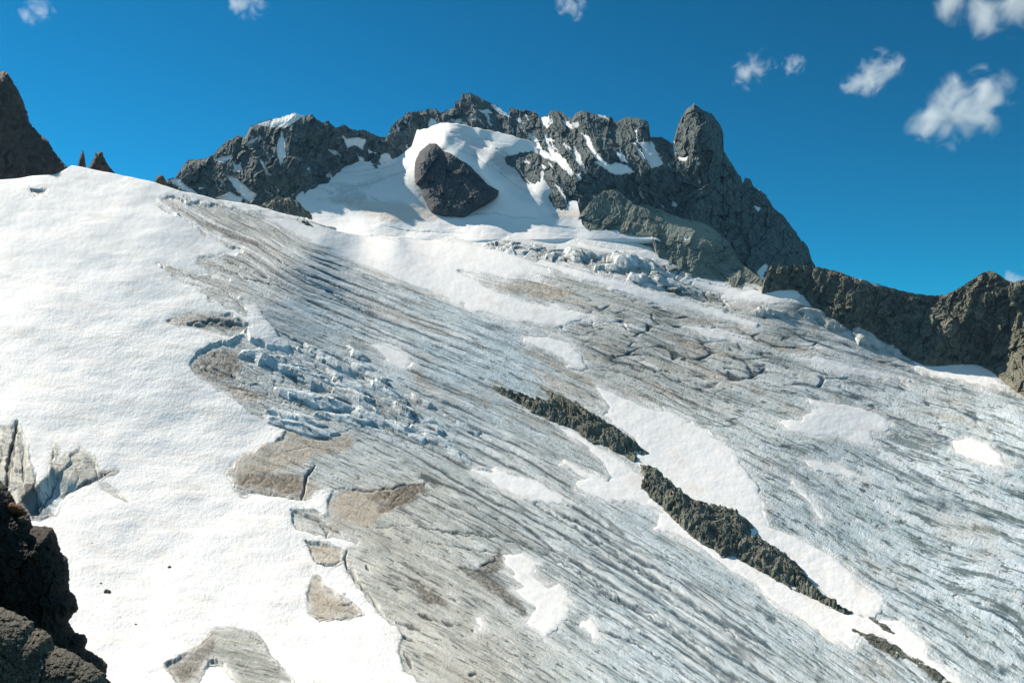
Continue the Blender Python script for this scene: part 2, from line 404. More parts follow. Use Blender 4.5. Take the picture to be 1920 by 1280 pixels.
PATCHES = {
 'upper': [(545,404),(640,436),(740,448),(860,450),(980,480),(1030,500),(1036,514),(950,522),(862,508),(900,530),(985,566),(1052,574),(1112,590),(1050,610),(960,602),(880,577),(760,527),(640,482),(560,442),(500,410)],
 'mid_long': [(1115,722),(1135,728),(1170,745),(1250,770),(1330,810),(1375,840),(1390,870),(1420,910),(1430,950),(1440,985),(1500,1010),(1560,1040),(1600,1070),(1615,1090),(1650,1120),(1656,1136),(1640,1154),(1600,1154),(1570,1136),(1520,1090),(1480,1050),(1420,1012),(1380,985),(1310,960),(1270,930),(1240,900),(1205,885),(1190,870),(1190,820),(1150,795),(1130,780),(1140,765),(1125,740)],
 'rib_strip': [(1045,796),(1070,803),(1110,828),(1140,848),(1180,873),(1215,905),(1245,950),(1300,990),(1350,1035),(1380,1045),(1440,1072),(1490,1102),(1555,1137),(1600,1148),(1650,1163),(1690,1160),(1740,1205),(1735,1225),(1770,1250),(1810,1285),(1780,1280),(1740,1250),(1690,1225),(1660,1195),(1620,1195),(1600,1215),(1560,1200),(1500,1160),(1450,1130),(1420,1100),(1350,1055),(1290,1010),(1230,990),(1240,960),(1200,945),(1170,940),(1120,935),(1080,915),(1080,905),(1105,895),(1050,870),(1060,862),(1110,885),(1140,900),(1145,895),(1125,860),(1110,845),(1080,825),(1060,812)],
 'right_lobe': [(1427,775),(1450,785),(1500,785),(1520,770),(1535,765),(1510,750),(1560,755),(1610,762),(1650,775),(1670,795),(1665,805),(1640,815),(1630,825),(1645,838),(1610,835),(1570,820),(1520,817),(1480,805)],
 'right_oval': [(1785,825),(1820,818),(1850,828),(1875,850),(1890,875),(1880,880),(1850,875),(1790,850)],
 'centre_wedge': [(980,630),(1010,628),(1070,640),(1090,665),(1100,690),(1080,690),(1040,665),(990,642)],
 'thin_right': [(1490,668),(1530,668),(1560,675),(1620,690),(1705,711),(1640,706),(1560,695)],
 'ridge_foot': [(1690,655),(1740,680),(1830,668),(1862,690),(1874,712),(1895,727),(1830,718),(1770,708),(1720,692)],
 'ringed': [(1505,860),(1540,862),(1590,880),(1635,897),(1590,898),(1530,880)],
 'left_thin': [(690,640),(730,640),(760,660),(775,680),(760,692),(730,680)],
 'centre_low': [(885,880),(930,880),(960,890),(1010,900),(1050,930),(1062,945),(1000,940),(940,915)],
 'low_jagged': [(945,1040),(980,1035),(1010,1055),(1000,1075),(1030,1098),(1050,1090),(1075,1125),(1060,1160),(1022,1196),(990,1165),(1000,1140),(960,1105),(980,1100),(950,1060)],
 'low_small': [(893,1155),(906,1154),(910,1182),(896,1180)],
 'low_split': [(1088,1165),(1110,1160),(1130,1195),(1112,1196)],
 'spur_foot': [(1290,522),(1340,532),(1390,545),(1500,538),(1504,556),(1450,570),(1380,562),(1330,545)],
 'stripe': [(990,487),(1060,497),(1200,538),(1330,575),(1420,606),(1420,616),(1330,592),(1200,556),(1060,512)],
 'stripe_short': [(1280,610),(1340,618),(1405,640),(1330,633)],
 'channel': [(1488,902),(1515,925),(1535,950),(1553,976),(1538,977),(1520,946),(1500,920)],
 'icefall_top': [(1080,452),(1150,468),(1200,466),(1240,452),(1246,472),(1250,490),(1210,486),(1150,478),(1100,470)]}
TANS = [[(425,886),(455,850),(520,808),(560,806),(640,815),(672,815),(655,842),(600,850),(560,870),(500,888),(470,890)],
 [(560,892),(600,905),(575,938),(490,922),(445,910),(440,895),(500,885)],
 [(612,942),(640,918),(700,915),(790,905),(795,915),(760,945),(720,962),(690,988),(640,972)],
 [(575,1018),(612,1018),(640,1030),(640,1054),(612,1062),(590,1050)],
 [(576,1112),(588,1078),(600,1080),(604,1098),(640,1122),(666,1134),(680,1152),(640,1158),(600,1160),(580,1148)],
 [(758,690),(790,694),(806,716),(775,712)],[(985,540),(1040,535),(1075,548),(1050,560),(1000,560)],
 [(1560,694),(1640,708),(1730,716),(1660,716),(1580,704)],[(1780,700),(1900,728),(1930,745),(1800,715)],[(860,520),(960,528),(1030,520),(1040,548),(950,548)],
 [(400,715),(460,722),(500,745),(455,752)],[(1060,455),(1180,470),(1240,460),(1180,480)]]
BROWNS = [[(440,895),(480,886),(560,892),(566,934),(490,920),(450,910)],
 [(690,930),(740,918),(796,905),(792,922),(755,945),(712,960),(735,935)],
 [(310,1244),(350,1230),(400,1188),(404,1210),(372,1250),(345,1278)],
 [(900,1062),(935,1035),(945,1060),(920,1075)],[(860,1060),(905,1072),(960,1115),(985,1150),(940,1120)],[(770,1085),(815,1112),(835,1132),(800,1125)],
 [(316,600),(350,590),(420,592),(455,610),(400,606),(340,606)],[(360,690),(390,655),(440,660),(450,690),(420,712),(385,708)]]
SERAC_Z = [(355,690),(390,650),(470,648),(560,640),(640,660),(720,710),(770,745),(810,810),(840,850),(740,830),(640,800),(520,775),(420,740)]
CRACK_Z = [(1060,560),(1200,545),(1420,600),(1560,660),(1640,760),(1480,740),(1300,730),(1120,690),(1040,620)]
BAND_Z = [(820,480-20),(960,450),(1080,468),(1180,480),(1260,500),(1340,540),(1380,575),(1250,548),(1100,500),(950,478)]
GROOVE_Z = [(840,800),(1000,900),(1150,960),(1300,1060),(1460,1180),(1540,1260),(1500,1330),(1380,1290),(1240,1210),(1060,1110),(900,1010),(780,900),(700,800)]
COMB_Z = [(300,385),(420,410),(600,500),(800,620),(940,740),(860,760),(700,660),(520,560),(380,500)]
DARK_LINES = [  # open cracks, their shade painted dark: points, half width px, depth
 ([(592,873),(575,890),(570,915),(566,936)], 4.5, 9), ([(12,915),(20,850),(32,792)], 9, 14),([(64,912),(70,885)], 5, 6),([(72,938),(96,902),(108,884)], 3.5, 5),([(98,955),(124,914),(160,902)], 4, 5),([(112,934),(140,908),(178,896),(216,881)], 3.5, 5),([(104,868),(140,876),(186,872)], 2, 2),([(120,852),(150,862),(184,868)], 1.6, 2),([(44,905),(44,840)], 3, 4),
 ([(352,606),(400,599),(440,604),(470,618)], 4, 6), ([(398,690),(430,700),(460,718)], 3.5, 6),
 ([(545,958),(590,972),(640,1000)], 4, 6), ([(600,985),(615,996),(612,1006)], 4, 6),
 ([(650,1030),(648,1055),(668,1085),(690,1112),(718,1150)], 6, 8), ([(595,1058),(620,1060),(645,1050)], 5, 6),
 ([(700,985),(800,990),(900,1000),(1000,1025),(1100,1080),(1200,1145),(1330,1230)], 2.6, 4),
 ([(830,995),(880,1002)], 3.5, 4), ([(800,1015),(900,1030),(980,1045),(1070,1090)], 2.4, 4),
 ([(520,620),(560,640),(640,670),(720,720),(780,760)], 3.2, 5), ([(490,470),(560,510),(640,560),(720,600)], 2.2, 4),
 ([(380,485),(470,525),(530,535)], 2.4, 4), ([(410,480),(500,520),(560,560)], 2.2, 4), ([(310,496),(420,545),(470,592)], 2.0, 3),
 ([(1040,958),(1150,1010),(1260,1060)], 3, 5), ([(960,920),(1100,1000),(1220,1075)], 3, 5), ([(1060,1160),(1180,1200),(1300,1270)], 3.5, 6),
 ([(1140,1040),(1250,1100),(1380,1190)], 4, 6), ([(1100,1100),(1220,1150),(1360,1240)], 4, 6), ([(870,940),(1000,1010),(1060,1050)], 2.6, 4),
 ([(1600,1180),(1680,1215),(1760,1270)], 4, 3), ([(688,1060),(692,1068)], 5, 6), ([(860,1062),(925,1072)], 3, 4),
 ([(745,1165),(790,1182)], 6, 6), ([(785,1150),(810,1160)], 6, 6), ([(755,1195),(775,1200)], 5, 5), ([(760,1225),(772,1250)], 7, 6),
 ([(880,1265),(895,1262)], 6, 5), ([(830,1160),(850,1172)], 5, 5),([(884,1180),(890,1182)], 4, 5),
 ([(606,925),(640,914),(700,920),(760,908),(797,908)], 3, 4), ([(440,914),(500,926),(566,940)], 3.2, 5), ([(470,772),(540,786),(640,788)], 3.2, 5), ([(560,800),(600,816),(662,806)], 2.6, 4), ([(520,850),(580,835),(640,850)], 1.2, 1), ([(730,950),(745,930),(760,918)], 2, 3), ([(345,1230),(385,1204),(402,1180)], 2.2, 3), ([(470,1190),(492,1204),(480,1208)], 2.5, 4), ([(590,1158),(640,1160),(680,1152)], 3, 4), ([(645,1115),(655,1118)], 5, 5), ([(636,1135),(660,1130)], 4, 5), ([(900,1060),(930,1048)], 4, 5), ([(610,1245),(640,1240)], 1.5, 1)]
GROOVES = [(9.05,950,1240,5),(9.3,1000,1340,6.5),(9.5,1090,1430,7),(9.7,1040,1340,6),(9.9,1110,1520,8),(10.08,980,1210,5),(10.3,1080,1470,7.5),(10.52,1170,1430,5),(8.7,880,1110,4.5),(8.95,850,1090,5),(9.2,810,1010,5),(8.5,830,1010,4),(9.6,880,1020,4),(9.4,830,960,4),(8.3,760,930,4.5),(10.7,1120,1330,4),
 (6.4,430,650,2.6),(6.6,480,770,3),(6.78,520,900,3),(6.95,440,720,2.8),(7.1,620,940,3.4),(7.25,380,580,2.6),(7.4,560,820,3.4),(7.6,620,900,3.6),(7.75,660,840,4),(6.1,400,620,2.2),(6.25,540,820,2.2),(7.95,700,900,4),(5.95,480,700,1.8),(6.88,760,960,2.6),
 (5.6,1100,1330,2.2),(6.1,1120,1420,2.4),(6.45,1180,1360,2.2),(6.7,1250,1480,2.4),(5.8,930,1080,2)]
def surface_fields(px, py):
    """everything the glacier surface carries, as a function of its own traced layout"""
    d0 = DG(px, py); pix = d0/FPX
    psi = PSI(px, py); s = px/100. + py/200.
    flow = np.stack([s, psi], -1)
    e1 = fbm(s*3, psi*9, 4, 5); e2 = fbm(px/22, py/22, 3, 8)
    bs = sdf_box(px, py, BIG_SNOW, 60)
    feather = sst(480, 640, px)*0+1
    bs = bs + 5*e2 + 6*e1*sst(640, 500, py)*sst(250, 330, px)
    for h in SNOW_HOLES:
        bs = np.minimum(bs, -(sdf_box(px, py, h, 60) + 3.5*e2 + 2.5*e1))
    return d0, pix, psi, s, flow, e1, e2, bs
def patch_sd(px, py, poly, e1, e2):
    return sdf_box(px, py, poly, 30) + 4.0*e1 + 2.0*e2
def glacier():
    inner = np.arange(-60, 1981, 1.5)
    cols = np.concatenate([np.linspace(-420, -64, 70), inner, np.linspace(1986, 2350, 70)])
    yt = np.interp(cols, cx_, cy_)
    rows = 720
    v = np.linspace(0, 1, rows)
    v = v + .10*np.sin(np.pi*v)*v          # a little denser towards the far end
    v = v/v[-1]
    px = np.broadcast_to(cols, (rows, len(cols))).copy()
    py = 1560 + (yt-1560)*v[:, None]
    d0, pix, psi, s, flow, e1, e2, bs = surface_fields(px, py)
    P = W(px, py, d0)
    snow = sst(-1.5, 1.5, bs)
    patch = np.zeros(px.shape); psd = np.full(px.shape, -30.)
    for k in PATCHES:
        psd = np.maximum(psd, patch_sd(px, py, PATCHES[k], e1, e2))
    halo = sst(-13, 0, psd+7*fbm(s*1.0, psi*15, 3, 29))*.6
    under = sst(0, 6, np.maximum(psd, bs))
    ice = 1-np.maximum(snow, sst(-1, 3, psd))
    # relief, in photo pixels, then metres
    topsnow = sst(-7, 5, np.interp(px, [300,330,480,600,680,760,850,960,1080,1180,1250,1275], [352,362,392,434,456,464,455,453,468,480,474,400])-py+5*e1+3*e2)*sst(280, 340, px)
    z = np.zeros(px.shape)
    near = sst(2, 10, bs)                   # deep inside the snow
    z += snow*(2.2*fbm(px/130, py/60, 3, 31) + 7*fbm(px/320, py/150, 3, 33) + .5*fbm(px/40, py/16, 2, 34) + .22*pn(px/9+.4*pn(px/30,py/30,4), py/6, 35))
    w1 = sst(-20, 25, sdf_box(px, py, GROOVE_Z, 60)+12*e2)
    w2 = sst(-10, 20, sdf_box(px, py, COMB_Z, 40)+8*e2)
    w3 = sst(-15, 15, sdf_box(px, py, SERAC_Z, 40)+6*e2)
    w4 = sst(-20, 20, sdf_box(px, py, CRACK_Z, 40)+10*e2)
    w5 = sst(-8, 8, sdf_box(px, py, BAND_Z, 30)+4*e2)
    ss = s + .2*pn(s*1.1, psi*2, 44); pp = psi + .02*fbm(s*1.6, psi*3, 3, 41)
    grad = np.abs(np.gradient(psi, axis=0)/np.gradient(py, axis=0))*100
    sq = np.clip(1.6-.45*grad, .12, 1)
    n_big = pn(ss*.20, pp*3.4, 51); n_med = pn(ss*.22, pp*7.5, 52); n_fin = pn(ss*.30, pp*17.0, 53)
    lines_b = sst(.26, .03, np.abs(n_big)); lines_m = sst(.24, .04, np.abs(n_med))*sq; lines_f = sst(.20, .03, np.abs(n_fin))*sst(3.0, 1.6, grad)
    gate_m = sst(-.15, .25, pn(s*.55, psi*4.5, 54)); gate_f = sst(-.1, .3, pn(s*.7, psi*7, 55)); gate_b = sst(-.3, .2, pn(s*.4, psi*3, 56))
    lines_m = lines_m*gate_m; lines_f = lines_f*gate_f; lines_b = lines_b*(w1+(1-w1)*gate_b)
    side = sst(-.5, .3, pn(s*.8, psi*3, 57))
    gz = 2.2*w1*(np.abs(n_big)*1.6-.5) - 1.3*w1*lines_b - .8*(w1+w2+.35)*lines_m*side - .5*lines_f*(.35+w2+.5*w1)
    gz += (1.0*w2)*(np.abs(n_med)*1.5-.4)
    # cross cracks: blocks
    qx = px + 22*pn(px/70, py/40, 61); qy = py + 9*pn(px/60, py/30, 62) - .16*px
    _, ed = facet(qx/44, qy/9, 63); _, ed2 = facet(qx/95, qy/17, 64)
    brk = sst(.0, .4, pn(px/45, py/14, 65)); brk2 = sst(.0, .4, pn(px/90, py/26, 66))
    c4 = sst(.20, .03, ed)*brk; c4b = sst(.13, .01, ed2)*brk2
    far = sst(560, 760, py)
    gz += -(1.6*c4 + 2.4*c4b)*w4 - 1.6*c4b*(.5*sst(980, 1150, px)*(1-sst(800, 900, py)))
    fv, fe = facet(qx/26, qy/9, 71, 1.2)
    gz += w5*(5.0*fv - 3.0*sst(.15, 0, fe))
    gv, ge = facet(s*4.2+.3*e1, psi*11, 72, 1.3)
    gz += w3*(1.3*gv - 1*sst(.16, 0, ge))
    gz += .9*fbm(s*2.2, psi*7, 4, 81) + 2.2*fbm(s*.6, psi*2.2, 3, 82)
    hole = np.zeros(px.shape)
    lit_rim = np.zeros(px.shape); groove = np.zeros(px.shape)
    PX, PS, SS, GR = px, psi, s, grad
    for k, (c_, xa, xb, hw) in enumerate(GROOVES):
        mm = (PX > xa) & (PX < xb) & (np.abs(PS-c_) < .5)
        px, psi, s, grad = PX[mm], PS[mm], SS[mm], GR[mm]
        wob = .05*pn(s*.9, s*0+k, 141)+.018*pn(s*4, s*0+k, 142)
        hw = hw*1.25; dpx = (psi-c_-wob)*100/np.clip(grad, .4, 4)
        tp = np.clip((px-xa)/(xb-xa), 0, 1); tp = np.sin(np.pi*tp)**.55*((px > xa) & (px < xb))
        tp = tp*(.75+.45*pn(s*1.7, s*0+k, 143))
        g_ = sst(.85, .45, np.abs(dpx)/(hw*np.clip(tp, .05, 2)))*(tp > .06)
        groove[mm] = np.maximum(groove[mm], g_); gz[mm] -= g_*hw*.35
        cr = sst(hw*2.4, hw*1.1, np.abs(dpx+hw*1.0))*sst(.25, .8, tp)*sst(0, -2, dpx)
        lit_rim[mm] = np.maximum(lit_rim[mm], cr*np.clip(tp, 0, 1)); gz[mm] += .8*cr*(hw/5)  # sunlit crest above each groove painted in as white snow
    px, psi, s, grad = PX, PS, SS, GR
    # hollows melted out along snow edges: ice sits lower than the snow
    z += ice*(1-topsnow)*gz - (1-snow)*.5
    dk = np.zeros(px.shape)
    for pts, hw, dp in DARK_LINES:
        dd, tt = line_dist(px + 3*pn(px/14, py/14, 91), py + 3*pn(px/14, py/14, 92), pts)
        hh = hw*(.35+.65*np.sin(np.pi*np.clip(tt, .04, .96)))*(.8+.5*e2)
        g = sst(hh, hh*.35, dd)
        z -= .55*dp*g; dk = np.maximum(dk, g)
    # great open crevasse at the snow's lower left
    hb = sdf_box(px, py, SNOW_HOLES[4], 30)
    cut = [(56,968),(40,930),(62,908),(88,890),(100,872),(118,880),(150,902),(175,894),(200,890),(170,906),(128,924),(110,962)]
    hs = sdf_box(px, py, cut, 30)+2*e2
    hv, he = facet(px/22, py/30, 95, 1.4)
    z -= sst(-2, 18, hs)*26 + sst(0, 5, hb)*(1.5+3*hv)
    pit = sdf_box(px, py, [(30,908),(60,902),(78,912),(96,922),(106,958),(60,972),(36,945)], 20)+2.5*e2
    dk = np.maximum(dk, sst(-2, 4, pit))  # black-blue shadow inside the pit painted as dark colour
    h0 = sdf_box(px, py, [(340,608),(400,600),(440,604),(462,616),(452,628),(432,632),(395,620)], 20)+e2
    z -= sst(-2, 6, h0)*5
    tan = np.zeros(px.shape); brown = np.zeros(px.shape)
    for t in TANS: tan = np.maximum(tan, sst(-5, 5, sdf_box(px, py, t, 25)+6*e1+3*e2))
    for t in BROWNS: brown = np.maximum(brown, sst(-5, 5, sdf_box(px, py, t, 25)+3+6*e1+3*e2))
    z -= (tan+brown)*(.30*fbm(px/14, py/9, 3, 151) + .5*sst(.10, .0, np.abs(pn(px/34, py/22, 153)))); dk = np.maximum(dk, .5*np.maximum(tan, brown)*sst(.05, .0, np.abs(pn(px/34, py/22, 153)))*sst(0, .3, pn(px/40, py/40, 154)))
    db = sst(.11, .03, np.abs(n_big))*(w1+(1-w1)*gate_b*.5); dm = sst(.11, .03, np.abs(n_med))*sq*gate_m; df = sst(.13, .04, np.abs(n_fin))*gate_f*sst(3.0, 1.6, grad)
    dark = np.clip(1.0*dm*side*(.6+.4*(w1+w2)) + .8*df*(.5+.5*w2+.3*w1) + .9*db + w4*(c4*.9+c4b*1.1) + .6*c4b*sst(980,1150,px)*(1-sst(820,900,py)) + .7*w5*sst(.16,.02,fe) + .55*w3*sst(.2,.02,ge), 0, 1)*ice
    dark = np.maximum(dark, groove*ice*(.8+.35*e1))  # groove shade painted dark, as the sun runs along the grooves
    dark = sst(.12, .75, dark*(.9+.5*e1+.3*e2))*(1-topsnow)
    dark = np.clip(np.maximum(dark*(1-sst(-2, 10, hb)*.6), dk), 0, 1)
    hol_ = np.zeros(px.shape)
    for k_ in (0, 3, 4): hol_ = np.maximum(hol_, sst(0, 14, sdf_box(px, py, SNOW_HOLES[k_], 20)))
    pale = np.clip(.60-.42*hol_+.45*fbm(s*.4, psi*5, 4, 131)+.3*fbm(s*.3, psi*1.8, 3, 132)+.15*e1, 0, 1)
    fur = np.clip(FUR(px, py)+.2*fbm(s*.4, psi*2.5, 3, 133), .08, 1)
    tan = np.maximum(tan, .75*sst(.05, .6, fbm(s*.45, psi*4, 4, 152))*sst(860, 700, py)*sst(560, 760, px))
    blue = np.clip(BLUE(px, py)+.25*e1, 0, 1)
    blue = np.maximum(blue, sst(-2, 12, hs))
    snow_lit_mask = np.clip(halo + .6*lit_rim*(1-groove)*(.7+.6*e1) + .9*sst(.18, .6, fbm(s*.45, psi*7, 4, 99))*np.maximum(sst(640, 480, py), .55*sst(820, 620, py)*sst(900, 1150, px)) + .5*sst(-25, 3, bs)*(.5+.5*e2), 0, 1)*(1-sst(-2, 3, hb))  # real snow plus the painted lit crests of the grooves
    snow_lit_mask = np.maximum(snow_lit_mask, topsnow*(.95-.25*(e1>.45)*(px<620)))
    P[..., 2] += z*pix
    attrs = dict(flow=flow, scale=pix, fur=fur, pale=pale, blue=blue, dark=dark, tan=tan, brown=brown, snow=snow_lit_mask)
    # far side: roll over behind the crest
    back = []
    for k, (dd, dz) in enumerate([(3, -.6), (9, -3), (22, -11), (50, -34), (110, -90), (220, -200)]):
        B = P[-1].copy(); B[:, 1] += dd; B[:, 0] *= (P[-1][:, 1]+dd)/P[-1][:, 1]; B[:, 2] += dz; back.append(B)
    P = np.concatenate([P, np.stack(back)], 0)
    for k in attrs: attrs[k] = np.concatenate([attrs[k], np.repeat(attrs[k][-1:], len(back), 0)], 0)
    bsx = np.concatenate([bs, np.repeat(bs[-1:], len(back), 0)], 0)
    q = (bsx[:-1,:-1]+bsx[1:,1:]+bsx[:-1,1:]+bsx[1:,:-1])/4
    g = grid_mesh('glacier', P, M_ICE, attrs, q <= 3.0)
    tag(g, 'streaked grey and pale blue bare glacier ice sloping across the scene below the peaks', 'glacier', kind='structure')
    # the same lattice, raised where the winter snow still lies
    Ps = P.copy(); px_ = np.concatenate([px, np.repeat(px[-1:], len(back), 0)], 0)
    sc_ = attrs['scale']
    Ps[..., 2] += sc_*np.where(bsx > 0, 1.0*np.clip(bsx/9, 0, 1)**.8, np.clip(bsx*1.0, -3, 0))-.25
    tn = np.zeros(px.shape)
    tn = np.maximum(tn, .55*sst(-8, 8, sdf_box(px, py, [(50,362),(92,356),(86,372),(62,374)], 20)))
    tn = np.maximum(tn,   .20*sst(.1, .7, fbm(px/90+py/200, py/22-px/160, 4, 12)))
    tn = np.concatenate([tn, np.repeat(tn[-1:], len(back), 0)], 0)
    f2 = np.stack([px_/100., np.concatenate([py, np.repeat(py[-1:], len(back), 0)], 0)/100.], -1)
    rm = .9*sst(4, -1, bs + 4*e2 + 4*e1)
    rm = np.maximum(rm, .8*sst(.72, .9, pn(px/10, py/5.5, 171)*(.75+.5*pn(px/60, py/40, 172)))*sst(820, 960, py))
    rm = np.concatenate([rm, np.repeat(rm[-1:]*0, len(back), 0)], 0)
    sn = grid_mesh('snow_slope', Ps, M_SNOW, dict(icy=rm, flow=f2, scale=sc_, tan=tn, grain=.35+.65*sst(420, 700, f2[..., 1]*100)), q >= -1.5)
    tag(sn, 'broad white dimpled snow slope rising on the left beside the grey ice', 'snow slope', kind='structure')
glacier()
def mound(name, poly, mat, label, cat, height, prof=8.0, step=1.2, kind_rock=False, group=None, rough=1.0, pw=.6, seed=0, depthf=None, sink=.8, attr_extra=None, jit=1.0):
    """a body lying on the surface inside a traced outline: rises from its edge"""
    depthf = depthf or DG
    P = np.asarray(poly, float); x0, y0 = P.min(0)-8; x1, y1 = P.max(0)+8
    xs = np.arange(x0, x1+step, step); ys = np.arange(y1, y0-step, -step)
    px, py = np.meshgrid(xs, ys)
    d0 = depthf(px, py); pix = d0/FPX
    psi = PSI(px, py); s = px/100.+py/200.
    e1 = fbm(s*3, psi*9, 4, 5); e2 = fbm(px/22, py/22, 3, 8)
    sd = sdf(px, py, poly) + jit*(3.0*e1 + 2.0*e2 + (0 if kind_rock else 5.0)*fbm(s*1.1, psi*13, 3, 9))
    if kind_rock: sd = sd + 2.2*facet(px/11, py/9, seed+3)[0]*jit
    h = np.where(sd > 0, height*np.clip(sd/prof, 0, 1)**pw, np.clip(sd, -6, 0)*.8) - sink
    if kind_rock:
        a = sst(0, 6, sd)*rough
        f1, g1 = facet(px/26+.3*e1, py/20, seed+11, 1.1); f2, g2 = facet(px/10+.2*e1, py/8, seed+12, 1.2); f3, g3 = facet(px/4.6, py/3.8, seed+13, 1.2)
        h = h + a*(6.0*f1 + 3.4*f2 + 1.6*f3 + 4*fbm(px/40, py/30, 3, seed+14))
    else:
        h = h + sst(0, 8, sd)*rough*(.5*fbm(px/30, py/18, 3, seed+21) + .15*pn(px/7, py/5, seed+22)) + (sst(0, 5, sd)*(2.6*facet((px-py*.4)/30, (py-px*.45)/13, seed+23, 1.3)[0] + 1.0*facet((px-py*.4)/13, (py-px*.45)/6, seed+24, 1.3)[0]) if name == 'serac' else 0)
    V = W(px, py, d0); V[..., 2] += h*pix
    tn = .35*sst(.15, .8, fbm(s*1.5, psi*5, 4, 12+seed)) + .35*sst(4, 0, sd)*sst(-.2, .5, e1)
    at = dict(flow=np.stack([px/100., py/100.], -1), scale=pix, grain=np.full(px.shape, .16), icy=(0 if kind_rock else .7)*sst(3, -1.5, sd + 4*fbm(s*1.0, psi*15, 3, 19)), tan=np.clip(tn*.6, 0, 1), snow=np.zeros(px.shape), scree=np.zeros(px.shape))
    if attr_extra: at.update(attr_extra(px, py, psi, s, e1, e2, sd))
    q = np.maximum.reduce([sd[:-1,:-1], sd[1:,1:], sd[:-1,1:], sd[1:,:-1]])
    o = grid_mesh(name, V, mat, at, q > -3.0, smooth=not kind_rock)
    return tag(o, label, cat, group)
PL = {
 'upper': 'long white snow field running from under the snowy cirque down to the right',
 'mid_long': 'largest white snow patch, stretching along the right side of both dark rock ribs',
 'rib_strip': 'narrow white snow strip hugging the left side of the dark rock ribs',
 'right_lobe': 'lobed white snow patch lying alone on grey ice right of the big patch',
 'right_oval': 'small smooth oval snow patch near the right edge of the glacier',
 'centre_wedge': 'white wedge of snow in the middle of the glacier above the rock ribs',
 'thin_right': 'thin pale snow sliver with a peach dust border below the right ridge',
 'ridge_foot': 'bright snow bank at the foot of the right rock ridge',
 'ringed': 'faint small snow patch with a ring of grey ice below the lobed patch',
 'left_thin': 'small snow patch above the peach stain beside the broken icefall',
 'centre_low': 'slanting snow patch between dark crevasses left of the rock ribs',
 'low_jagged': 'ragged snow patch with holes beside brown mud streaks near the bottom',
 'low_small': 'tiny upright snow patch on grey ice left of the ragged patch',
 'low_split': 'small split snow patch just right of the ragged patch near the bottom',
 'spur_foot': 'bright snow apron below the foot of the green grey rock spur',
 'stripe': 'long narrow white snow stripe slanting under the upper icefall',
 'stripe_short': 'short narrow snow streak just below the long snow stripe',
 'channel': 'curved white snow filled channel on grey ice right of the rock ribs',
 'icefall_top': 'flat bright snow shelf on top of the upper icefall'}
for i, (k, poly) in enumerate(PATCHES.items()):
    mound('snow_patch', poly, M_SNOW, PL[k], 'snow patch', 1.0, 8, 1.5, rough=1.0, seed=100+i)
# ------------------------------------------------------------------ snowfield in the cirque
DC = Depth([(350,480,940),(500,480,920),(350,372,960),(440,372,965),(540,360,985),(560,400,930),(650,400,930),(620,330,1030),(700,305,1090),(650,350,985),(745,300,1120),(760,440,880),(690,446,840),(850,440,905),(960,440,920),(1080,445,935),(1180,450,945),(1240,455,940),
 (760,480,770),(900,480,800),(1050,480,850),(1240,480,910),
 (740,400,935),(740,350,1010),(850,405,962),(800,300,1070),(832,259,1072),(832,285,1055),(870,279,1062),(918,300,1055),(952,335,1035),(968,370,1000),(925,368,1000),(1020,377,1000),(1000,410,965),(1100,384,1010),(1100,420,965),
 (860,335,1045),(885,372,1012),(815,350,1030),(910,275,1170),(950,300,1165),(985,335,1110),(1030,372,1030),(880,262,1185),(960,280,1185),(1010,300,1165),(820,235,1230),(900,246,1220),(975,262,1205),(780,255,1195),(815,222,1250),(700,380,965),(1012,345,1065)], 1e-4)
ctop = [(340,372),(407,371),(480,369),(531,356),(546,330),(572,320),(587,311),(612,304),(655,306),(707,304),(725,294),(745,299),(772,279),(782,246),(800,246),(812,240),(827,235),(852,235),(880,240),(905,245),(937,252),(975,262),(997,270),(1008,285),(1012,305),(1018,335),(1035,360),(1050,378),(1082,380),(1092,424),(1105,437),(1152,436),(1221,445),(1245,458)]
CTAN = [[(600,375),(690,372),(740,378),(800,390),(830,412),(790,420),(720,415),(680,400),(650,385)],[(1030,400),(1060,388),(1100,395),(1090,412),(1040,412)]]
CBLUE = [[(620,350),(660,345),(740,325),(700,345),(650,360)],[(930,280),(970,300),(980,330),(950,330),(910,300)],[(615,375),(640,355),(660,352),(640,385)],[(640,380),(650,358),(690,362),(688,375),(660,384)]]
